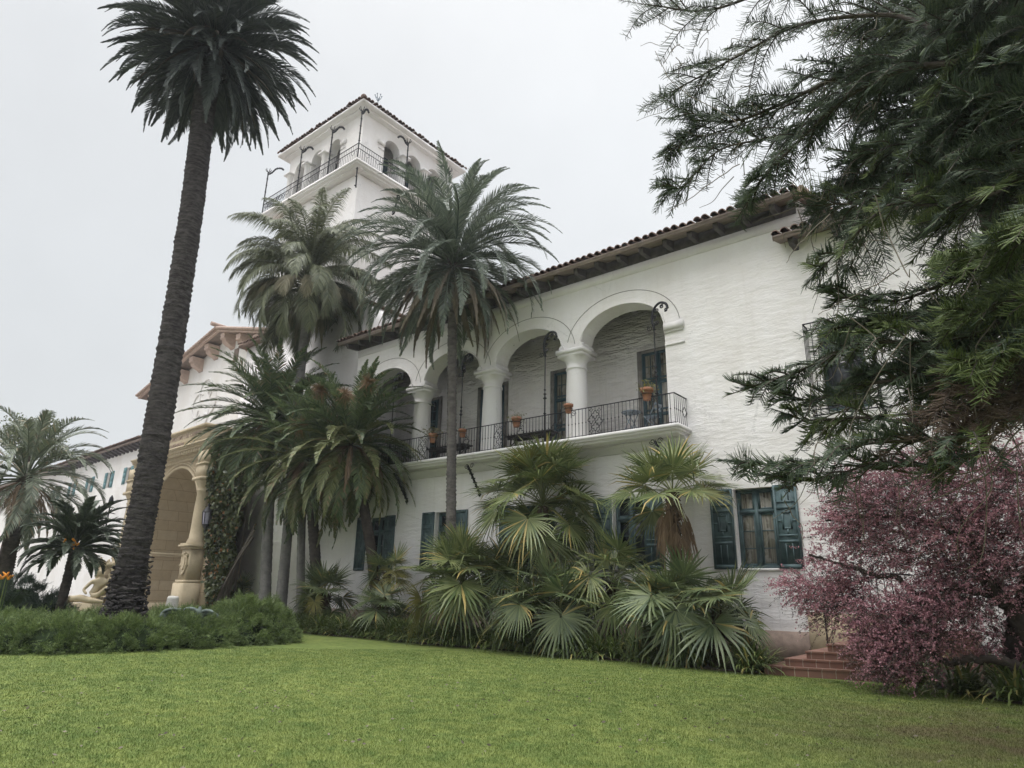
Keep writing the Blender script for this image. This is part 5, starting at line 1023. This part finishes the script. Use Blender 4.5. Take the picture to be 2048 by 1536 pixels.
# --- conifer with drooping rope like sprays at the right
def conifer():
    g = np.random.default_rng(77); base = atd(2190, 1200, 10.2); b = np.array([base[0], base[1], 0]); r = thing('weeping_conifer', b, 'large dark conifer whose drooping boughs fill the upper right corner', 'conifer tree')
    mb = MB(); trunk(mb, [b, b+(.05, 0, 5), b+(-.1, .1, 12), b+(0, 0, 17)], [.42, .36, .3, .24, .16], 14, 0, .03, g=g); mb.build('trunk', M['bark_con'], r, True)
    limb = MB(); A = MB(); B = MB(); Dd = MB(); vine = MB()
    def twig(mb, P0, D, l_, rad=.0048, droop=.35):
        n = len(P0); s = np.array([0, .35, .7, 1.]); U = np.array([0, 0, 1.])
        rr = np.array([.8, 1, .95, .5])*rad; C = P0[:, None]+D[:, None]*(l_[:, None, None]*s[None, :, None])-U*(l_[:, None, None]*(droop*s**2)[None, :, None])
        T = unit(np.gradient(C, axis=1)); X = unit(np.cross(T, U+.01)); Y2 = np.cross(T, X); a = np.array([0, 2.094, 4.189])
        V = C[:, :, None]+rr[None, :, None, None]*(X[:, :, None]*np.cos(a)[None, None, :, None]+Y2[:, :, None]*np.sin(a)[None, None, :, None])
        k = np.arange(n)[:, None, None]*12; i = np.arange(3)[None, :, None]*3; j = np.arange(3)[None, None]; jn = (j+1) % 3
        f = np.stack([k+i+j, k+i+jn, k+i+3+jn, k+i+3+j], -1).reshape(-1, 4); mb.add(V.reshape(-1, 3), f)
    def spray(mb, P, n, l0, fl=1.0, rad=.0048):
        """a bough with long ropes set in two rows along it"""
        P = catmull(P, 5); k = len(P); n = int(n*1.85); t = np.sort(g.uniform(.06, 1, n)); x = t*(k-1); i = np.minimum(x.astype(int), k-2); fr = (x-i)[:, None]; O = P[i]*(1-fr)+P[i+1]*fr; T = unit(P[i+1]-P[i])
        S = unit(np.cross(T, np.array([0, 0, 1.])+g.normal(0, .25, 3)))*np.where(np.arange(n) % 2, 1, -1)[:, None]
        D = unit(T*.75+S*.8*fl+g.normal(0, .18, (n, 3))+np.array([0, 0, .22])); l_ = l0*.72*(1-.5*t)*g.uniform(.6, 1.3, n)*g.uniform(.7, 1.25); twig(mb, O, D, l_, rad*g.uniform(.75, 1.2), g.normal(.02, .28))
        limb.tube(P, np.linspace(.014, .005, k), 4, 0, False)
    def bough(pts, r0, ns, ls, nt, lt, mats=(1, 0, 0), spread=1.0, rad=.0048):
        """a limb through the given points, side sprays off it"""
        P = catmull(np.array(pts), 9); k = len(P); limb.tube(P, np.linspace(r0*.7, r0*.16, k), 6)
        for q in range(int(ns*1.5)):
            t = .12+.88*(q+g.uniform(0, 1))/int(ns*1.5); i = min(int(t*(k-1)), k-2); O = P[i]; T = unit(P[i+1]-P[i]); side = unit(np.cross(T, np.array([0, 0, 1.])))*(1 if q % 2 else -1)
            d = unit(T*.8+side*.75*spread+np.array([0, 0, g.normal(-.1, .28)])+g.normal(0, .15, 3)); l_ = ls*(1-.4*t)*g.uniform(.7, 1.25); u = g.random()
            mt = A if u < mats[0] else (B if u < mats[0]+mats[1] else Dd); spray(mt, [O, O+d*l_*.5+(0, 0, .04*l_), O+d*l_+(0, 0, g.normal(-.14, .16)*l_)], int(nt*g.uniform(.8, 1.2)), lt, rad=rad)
        spray(A if mats[0] > .3 else B, [P[-3], P[-1], P[-1]+unit(P[-1]-P[-4])*ls*.5], nt, lt, rad=rad)
    def bq(pts, D0, **k): return [atd(x, y, D0+(dz[0] if dz else 0)) for x, y, *dz in pts]
    tk = lambda z: b+np.array([0, 0, z])
    # boughs against the sky, upper left
    bough([tk(12.5)]+bq([(1950, 60), (1780, 30), (1600, 50), (1480, 110), (1350, 180)], 9.0), .07, 24, 1.15, 40, .38)
    bough([tk(12.0)]+bq([(1980, -40), (1800, -60), (1600, -40), (1420, 20), (1300, 10)], 9.4), .07, 24, 1.2, 42, .38)
    bough([tk(10.5)]+bq([(1900, 120), (1740, 130), (1600, 190), (1480, 240), (1380, 240)], 8.8), .07, 26, 1.0, 42, .36)
    bough([tk(9.5)]+bq([(1930, 120), (1800, 140), (1700, 190), (1655, 225), (1600, 280), (1530, 350), (1500, 395)], 8.6), .075, 26, .75, 36, .34)
    bough(bq([(1655, 225), (1560, 270), (1440, 300), (1370, 370), (1345, 375)], 8.7), .03, 16, .6, 30, .3)
    bough(bq([(1600, 200), (1480, 250), (1380, 280), (1340, 300)], 9), .025, 14, .5, 26, .28)
    bough([tk(9.0)]+bq([(2000, 240), (1880, 260), (1780, 300), (1700, 350), (1640, 420)], 9.2), .06, 22, .8, 36, .34)
    for y0 in (-90, 0, 60, 150, 230): bough([tk(11)]+bq([(2060, y0), (1960, y0+20), (1860, y0+60), (1760, y0+110)], 10.2), .05, 22, .9, 40, .36)
    for y0 in (-60, 60, 160, 260, 330): bough([tk(9)]+bq([(2110, y0), (2040, y0+30), (1960, y0+70), (1880, y0+120)], 8.6), .05, 22, .9, 40, .36, (.8, .2, 0))
    bough([tk(7.5)]+bq([(2030, 330), (1930, 340), (1840, 350), (1740, 400), (1640, 410)], 8.8), .05, 22, .75, 34, .32, (.7, .3, 0))
    # boughs across the wall
    bough([tk(7.2)]+bq([(2000, 380), (1880, 410), (1780, 410), (1700, 480), (1640, 540)], 8.4), .05, 14, .5, 32, .34, (.55, .45, 0))
    bough([tk(6.8)]+bq([(2010, 500), (1900, 560), (1800, 600), (1720, 600), (1670, 590)], 8.8), .05, 14, .6, 36, .34, (.8, .2, 0))
    bough([tk(6.2)]+bq([(1990, 600), (1850, 640), (1750, 640), (1660, 660)], 8.6), .05, 24, .65, 36, .30, (.7, .3, 0))
    bough([tk(5.8)]+bq([(1990, 650), (1850, 680), (1720, 690), (1600, 740), (1500, 775)], 8.2), .05, 26, .6, 36, .26, (.8, .2, 0))
    bough([tk(5.4)]+bq([(1980, 720), (1850, 750), (1730, 770), (1620, 800), (1560, 780)], 8.4), .045, 22, .55, 34, .26, (.7, .3, 0))
    bough([tk(5.0)]+bq([(1970, 800), (1830, 840), (1720, 835), (1620, 840), (1580, 830)], 8.3), .045, 14, .42, 30, .28, (.6, .4, 0))
    bough([tk(4.6)]+bq([(1960, 860), (1840, 880), (1720, 890), (1600, 930), (1490, 925)], 8.0), .045, 26, .55, 34, .26, (.75, .25, 0))
    bough([tk(4.4)]+bq([(1960, 900), (1850, 930), (1740, 930), (1640, 960), (1570, 955)], 8.2), .04, 22, .5, 30, .28, (.8, .1, .1))
    for y0, dd_ in ((-40, 9.6), (40, 8.9), (110, 9.9), (190, 8.7), (250, 9.5)): bough([tk(10.5)]+bq([(2090, y0), (2000, y0+25), (1910, y0+60), (1800, y0+105), (1720, y0+120)], dd_), .045, 26, .85, 44, .38, (.85, .15, 0))
    for y0, dd_ in ((340, 8.9), (470, 8.6), (600, 8.4), (720, 9.2)): bough([tk(7)]+bq([(2110, y0-20), (2050, y0), (1980, y0+30), (1900, y0+50)], dd_), .04, 22, .62, 40, .34, (.6, .4, 0))
    for y0, dd_ in ((600, 8.9), (690, 8.6)): bough([tk(6)]+bq([(1980, y0), (1900, y0+25), (1810, y0+45), (1720, y0+70)], dd_), .035, 20, .5, 38, .32, (.7, .3, 0))
    for k in range(34):  # unseen boughs out of frame, added to darken the right-hand side
        a_ = k*GA; z_ = 4.6+k*.27; u_ = np.array([math.cos(a_), math.sin(a_), 0]); c_ = tk(z_)
        if u_@(-_rt) > .35: continue
        bough([c_, c_+u_*1.6+(0, 0, .2), c_+u_*3.2+(0, 0, .1), c_+u_*4.6-(0, 0, .3)], .06, 16, 1.3, 30, .42, (1, 0, 0), rad=.008)
    for y0 in (560, 640, 720): bough([tk(5+(900-y0)/200)]+bq([(2110, y0-30), (2030, y0), (1940, y0+40), (1850, y0+70)], 9.2), .045, 22, .85, 38, .34, (.8, .15, .05))
    for y0 in (430, 540, 640): bough([tk(5+(900-y0)/200)]+bq([(2120, y0), (2060, y0+40), (2000, y0+70), (1930, y0+90)], 7.6), .04, 20, .6, 34, .30, (.2, .8, 0))
    for px, py in ((1990, 760), (1900, 800), (1960, 830), (2040, 800)):
        c = atd(px, py, 8.0); bough([c+(.5, .2, .4), c+(.2, .1, .2), c, c+(-.35, 0, -.3)], .02, 8, .5, 26, .36, (.0, .0, 1))
    # bare vines and dead strands
    for k in range(70):     # thin bare twigs hanging from the outer boughs
        px = g.uniform(1340, 1760); py = g.uniform(20, 420); 
        if py > 100+(px-1340)*1.0+160 or py < (1500-px)*.3: continue
        c = atd(px, py, g.uniform(8.4, 9.2)); d = np.array([g.normal(-.30, .22), g.normal(-.1, .2), g.normal(-.22, .2)]); P = catmull([c, c+d*.35+g.normal(0, .06, 3), c+d*.7+g.normal(0, .06, 3), c+d+g.normal(0, .05, 3)], 5); vine.tube(P, np.linspace(.007, .003, len(P)), 4, 0, False)
    for k in range(46):
        px, py = g.uniform(1650, 2040), g.uniform(380, 950); c = atd(px, py, g.uniform(7.6, 9.2)); d = np.array([g.normal(-.25, .3), g.normal(0, .2), -g.uniform(.5, 1.4)]); P = catmull([c, c+d*.35+g.normal(0, .1, 3), c+d*.7+g.normal(0, .1, 3), c+d+g.normal(0, .08, 3)], 5); vine.tube(P, np.linspace(.007, .003, len(P)), 4, 0, False)
    for pts in (((1660, 430), (1600, 500), (1570, 545)), ((1800, 540), (1700, 600), (1630, 640)), ((1570, 1000), (1600, 1040), (1605, 1080)), ((2040, 860), (1960, 930), (1840, 945), (1780, 930)), ((2048, 880), (1940, 950), (1850, 985), (1830, 1000)), ((1480, 330), (1400, 390), (1335, 430)), ((1480, 250), (1350, 160), (1310, 90)), ((1420, 60), (1330, 60), (1290, 20))):
        P = catmull([atd(x, y, 8.2) for x, y in pts], 6); P = P+np.cumsum(g.normal(0, .012, P.shape), 0); vine.tube(P, np.linspace(.008, .004, len(P)), 4, 0, False)
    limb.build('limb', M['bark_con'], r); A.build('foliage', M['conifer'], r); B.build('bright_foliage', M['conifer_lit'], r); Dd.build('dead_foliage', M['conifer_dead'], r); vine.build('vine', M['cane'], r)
conifer()
# --- grass blades on the part of the lawn nearest the photographer
def grass():
    g = np.random.default_rng(99); n = 900000; a = AZ+R(41)*g.uniform(-1, 1, n); d = np.exp(g.uniform(math.log(4.2), math.log(20), n)); x = -np.sin(a)*d; y = np.cos(a)*d
    k = (y < 15.6) & ((x+21.6)**2/4.4**2+(y-8.9)**2/4.6**2 > 1); x, y, d = x[k], y[k], d[k]; n = len(x); z = gz(x, y)
    P = np.stack([x, y, z], -1); h = g.uniform(.013, .031, n)[:, None]; t = g.uniform(0, 6.283, n); ld = np.stack([np.cos(t), np.sin(t), np.zeros(n)], -1); w_ = (np.clip(d*.0006, .003, .008)*g.uniform(.7, 1.3, n))[:, None]*np.stack([-np.sin(t+g.normal(0, .6, n)), np.cos(t), np.zeros(n)], -1)
    top_ = P+np.array([0, 0, 1.])*h+ld*h*g.uniform(.2, 1.1, (n, 1)); V = np.stack([P-w_*.5, P+w_*.5, top_], 1).reshape(-1, 3); mb = MB(); mb.add(V, np.arange(n*3).reshape(n, 3)); tag(mb.build('grass', M['lawn']), 'short mown green grass of the foreground lawn', 'grass', kind='stuff')
    mb = MB(); n = 520; a = AZ+R(38)*g.uniform(-1, 1, n); d = g.uniform(5, 14, n); P = np.stack([-np.sin(a)*d, np.cos(a)*d, .035+gz(-np.sin(a)*d, np.cos(a)*d)], -1); P = P[P[:, 1] < 15]; quads(mb, P, .05, .022, g, g.normal(0, 1, P.shape)*(1, 1, .15)); tag(mb.build('fallen_leaves', M['cane']), 'small dry leaf scraps lying on the lawn', 'leaf litter', kind='stuff')
grass()
# ================================================================== small objects
# flower pots hanging on the balcony rail
def pot(px, py, sc, plant, label):
    c = at(px, py, YB-.02); c[2] = max(c[2], 7.0); r = thing('flower_pot', c, label, 'flower pot', 'flower pots on the balcony railing'); mb = MB(); s = sc
    mb.lathe(c, [(.09*s, -.16*s), (.13*s, .06*s), (.16*s, .06*s), (.165*s, .14*s), (.14*s, .14*s), (.13*s, .10*s)], 16); mb.build('pot', M['terracotta'], r, True)
    mb = MB(); mb.tube([c+np.array([.15*s*math.cos(t), .15*s*math.sin(t), -.02]) for t in np.linspace(0, 6.283, 17)], .012, 4); mb.tube(curl(c+np.array([.2, .0, -.22]), .1, (1, 0, 0)), .01, 4); mb.bar(c+(0, .15*s, -.02), c+(0, .05+.1*s, -.3), .015); mb.build('pot_ring', M['iron'], r)
    g = np.random.default_rng(int(px)); mb = MB(); n = {'bushy': 220, 'dry': 90, 'flower': 130, 'spiky': 0}[plant]
    if n: P = c+np.array([0, 0, .16*s])+g.normal(0, 1, (n, 3))*np.array([.12, .12, .07])*(1.6 if plant == 'bushy' else 1)*s; quads(mb, P, .09*s, .03*s, g)
    else: straps(mb, c+np.array([0, 0, .1]), 12, .2, .02, g)
    mb.build('plant', M['queen_old'] if plant in ('dry', 'bushy') else (M['fan_gold'] if plant == 'flower' else M['agap']), r)
pot(866, 876, 1.15, 'bushy', 'terracotta pot with the bushiest plant, nearest the left end of the balcony railing'); pot(925, 866, 1.0, 'spiky', 'terracotta pot just right of the slim palm trunk on the balcony railing')
pot(1033, 844, 1.15, 'dry', 'terracotta pot with a dry plant above the ornamental panel beside the long table'); pot(1137, 817, 1.0, 'spiky', 'small terracotta pot in front of the rightmost loggia column'); pot(1294, 788, 1.25, 'flower', 'terracotta pot with yellow flowers in front of the rightmost glazed door')
# tables and a chair on the loggia
def table(x0, x1, y0, y1, label):
    r = thing('long_table', ((x0+x1)/2, (y0+y1)/2, 6.42), label, 'table', 'long tables on the loggia'); mb = MB()
    for k in range(5): w_ = (y1-y0)/5; mb.box(x0, x1, y0+k*w_+.008, y0+(k+1)*w_-.008, 6.88, 6.93)
    mb.box(x0+.1, x1-.1, y0+.06, y0+.1, 6.78, 6.879); mb.box(x0+.1, x1-.1, y1-.1, y1-.06, 6.78, 6.879); mb.build('tabletop', M['bench'], r)
    for x in (x0+.2, x1-.26):
        for y in (y0+.1, y1-.16): mb = MB(); mb.bar((x, y, 6.42), (x+.03, y+.02, 6.88), .05); mb.build('leg', M['bench'], r)
        mb = MB(); mb.bar((x, y0+.12, 6.55), (x, y1-.12, 6.8), .03); mb.build('stretcher', M['bench'], r)
table(-14.9, -12.9, 17.95, 18.5, 'dark long table between the two right hand loggia columns'); table(-18.9, -16.9, 17.95, 18.5, 'dark long table behind the slim palm trunk on the loggia')
c = np.array([-9.95, 18.3, 6.42]); r = thing('bistro_table', c, 'small round grey bistro table in front of the rightmost glazed door', 'table'); mb = MB(); mb.lathe(c, [(.30, .70), (.315, .71), (.315, .725), (.30, .735)], 24); mb.build('tabletop', M['steel'], r)
mb = MB()
for s in (-1, 1):
    for t in (-1, 1): mb.bar(c+(s*.2, t*.2, 0), c+(-s*.16, t*.16, .70), .022)
mb.build('folding_leg', M['steel'], r)
c = np.array([-9.2, 18.25, 6.42]); r = thing('bistro_chair', c, 'pale folding bistro chair beside the small round table', 'chair'); mb = MB()
for k in range(5): mb.box(c[0]-.2+k*.08, c[0]-.135+k*.08, c[1]-.2, c[1]+.2, c[2]+.45, c[2]+.465)
mb.build('seat', M['steel'], r); mb = MB()
for t in (-.2, .2): mb.bar(c+(-.2, t, 0), c+(.24, t, .86), .022); mb.bar(c+(.22, t, 0), c+(-.18, t, .46), .022)
mb.build('folding_frame', M['steel'], r); mb = MB(); mb.box(c[0]+.2, c[0]+.22, c[1]-.2, c[1]+.2, c[2]+.62, c[2]+.68); mb.box(c[0]+.225, c[0]+.245, c[1]-.2, c[1]+.2, c[2]+.76, c[2]+.84); mb.build('backrest', M['steel'], r)
# bollard and bronze ornament behind the hedge
c = atd(347, 1192, 27); c[2] = 0; o = thing('stone_bollard', c, 'pale tapered stone bollard behind the juniper hedge', 'bollard'); mb = MB(); mb.lathe(c, [(.27, 0), (.25, .1), (.19, 1.12), (.19, 1.16), (.15, 1.22), (.02, 1.23)], 20); mb.build('post', M['concrete'], o, True)
c = atd(378, 1226, 21.3); o = thing('bronze_ornament', (c[0], c[1], 0), 'verdigris bronze ornament of curved fins sunk in the juniper hedge', 'ornament'); mb = MB(); ex = np.array([math.cos(AZ), math.sin(AZ), 0])
for u, w_, h in ((-.42, .34, .17), (.02, .26, .20), (.5, .22, .15)):
    P = [c+ex*(u+w_*math.cos(t))+np.array([0, 0, h*math.sin(t)-.08]) for t in np.linspace(.05, math.pi-.05, 12)]; mb.tube(P, .045, 8); mb.tube([p+np.array([0, .08, -.06]) for p in P], .06, 8)
for u, h in ((-.72, -.02), (.28, .12)): mb.lathe(c+ex*u+np.array([0, 0, h-.1]), [(.08, -.1), (.11, 0), (.06, .09), (.02, .16)], 10)
mb.lathe((c[0], c[1], 0), [(.4, 0), (.35, .3), (.6, c[2]-.3), (.55, c[2]-.26)], 18); mb.build('curved_fin', M['verdigris'], o, True)
# carved fountain group in front of the portal, left of the tall palm: a plain seated figure against a block
def statue():
    base = atd(195, 1195, 37.0); b = np.array([base[0], base[1], 0]); r = thing('stone_figure_group', b, 'carved sandstone fountain group with a seated figure left of the tall palm', 'statue')
    ex = np.array([math.cos(AZ+.25), math.sin(AZ+.25), 0]); ey = np.array([-ex[1], ex[0], 0]); T = lambda u, d, z: b+ex*u+ey*d+np.array([0, 0, z])
    mb = MB(); 
    for (u0, u1, d0, d1, z0, z1) in ((-1.3, 1.3, -.7, .8, 0, .72), (.35, 1.2, .0, .8, .72, 1.75), (.55, 1.75, .1, .85, 1.752, 2.95), (-.3, .55, .35, .85, .72, 2.5)):
        V = [T(u, d, z) for z in (z0, z1) for d in (d0, d1) for u in (u0, u1)]; mb.add(V, np.array([(0, 2, 3, 1), (4, 5, 7, 6), (0, 1, 5, 4), (2, 6, 7, 3), (0, 4, 6, 2), (1, 3, 7, 5)]))
    g = np.random.default_rng(2)
    for k in range(46): p = T(g.uniform(-.3, 1.1), g.uniform(-.1, .35), g.uniform(.8, 2.6)); mb.lathe(p, [(.03, -.16), (g.uniform(.1, .2), 0), (.03, .16)], 7)
    mb.build('carved_rock', M['sand_plain'], r)
    def figure(pts, edges, rad, name):
        me = bpy.data.meshes.new(name); me.from_pydata([tuple(T(*p)-b) for p in pts], edges, []); o = bpy.data.objects.new(name, me); COL.objects.link(o)
        sk = o.modifiers.new('skin', 'SKIN'); 
        if not me.skin_vertices: me.attributes
        for v, q in zip(me.skin_vertices[0].data, rad): v.radius = (q, q)
        me.skin_vertices[0].data[0].use_root = True; o.modifiers.new('s', 'SUBSURF').levels = 2
        dg = bpy.context.evaluated_depsgraph_get(); dg.update(); m2_ = bpy.data.meshes.new_from_object(o.evaluated_get(dg)); m2_.materials.clear(); m2_.materials.append(M['sand_plain']); bpy.data.objects.remove(o)
        m2_.polygons.foreach_set('use_smooth', np.ones(len(m2_.polygons), bool)); o = bpy.data.objects.new(name, m2_); COL.objects.link(o); o.parent = r
    P = [(-.25, -.25, .95), (-.1, -.2, 1.3), (.02, -.15, 1.68), (.05, -.15, 1.86), (.0, -.2, 2.08), (.02, -.2, 2.2), (-.28, -.3, 1.65), (-.5, -.45, 1.3), (-.3, -.6, 1.12), (.3, -.1, 1.68), (.55, -.1, 2.0), (.35, -.15, 2.3), (.2, -.5, 1.1), (.55, -.75, 1.45), (.75, -.8, .95), (.85, -.95, .8), (.15, -.15, .92), (.55, -.45, .98), (.95, -.65, .84), (1.08, -.75, .8)]
    E_ = [(0, 1), (1, 2), (2, 3), (3, 4), (4, 5), (2, 6), (6, 7), (7, 8), (2, 9), (9, 10), (10, 11), (0, 12), (12, 13), (13, 14), (14, 15), (0, 16), (16, 17), (17, 18), (18, 19)]
    figure(P, E_, [.2, .17, .2, .08, .13, .10, .09, .07, .05, .09, .07, .05, .13, .10, .07, .05, .13, .10, .07, .05], 'seated_figure')
    P = [(-.9, -.35, .85), (-.6, -.4, .95), (-.2, -.5, .86), (.2, -.7, .84), (.5, -.8, .8), (-1.15, -.35, .92), (-1.3, -.35, 1.0)]; figure(P, [(0, 1), (1, 2), (2, 3), (3, 4), (0, 5), (5, 6)], [.16, .18, .15, .1, .06, .09, .13], 'reclining_figure')
statue()
# ------------------------------------------------------------------ thin volume round everything, added to imitate lens glare lifting the darks
hm, t, N, L, b = new_mat('glare_haze'); N.remove(b); v = N.new('ShaderNodeVolumePrincipled'); v.inputs['Color'].default_value = (.9, .94, 1, 1); v.inputs['Density'].default_value = .0006
v.inputs['Anisotropy'].default_value = .2
L.new(v.outputs[0], N['Material Output'].inputs['Volume'])
mb = MB(); mb.box(-905, 905, -905, 905, -1.5, 34); tag(mb.build('glare_haze', hm), kind='stuff')
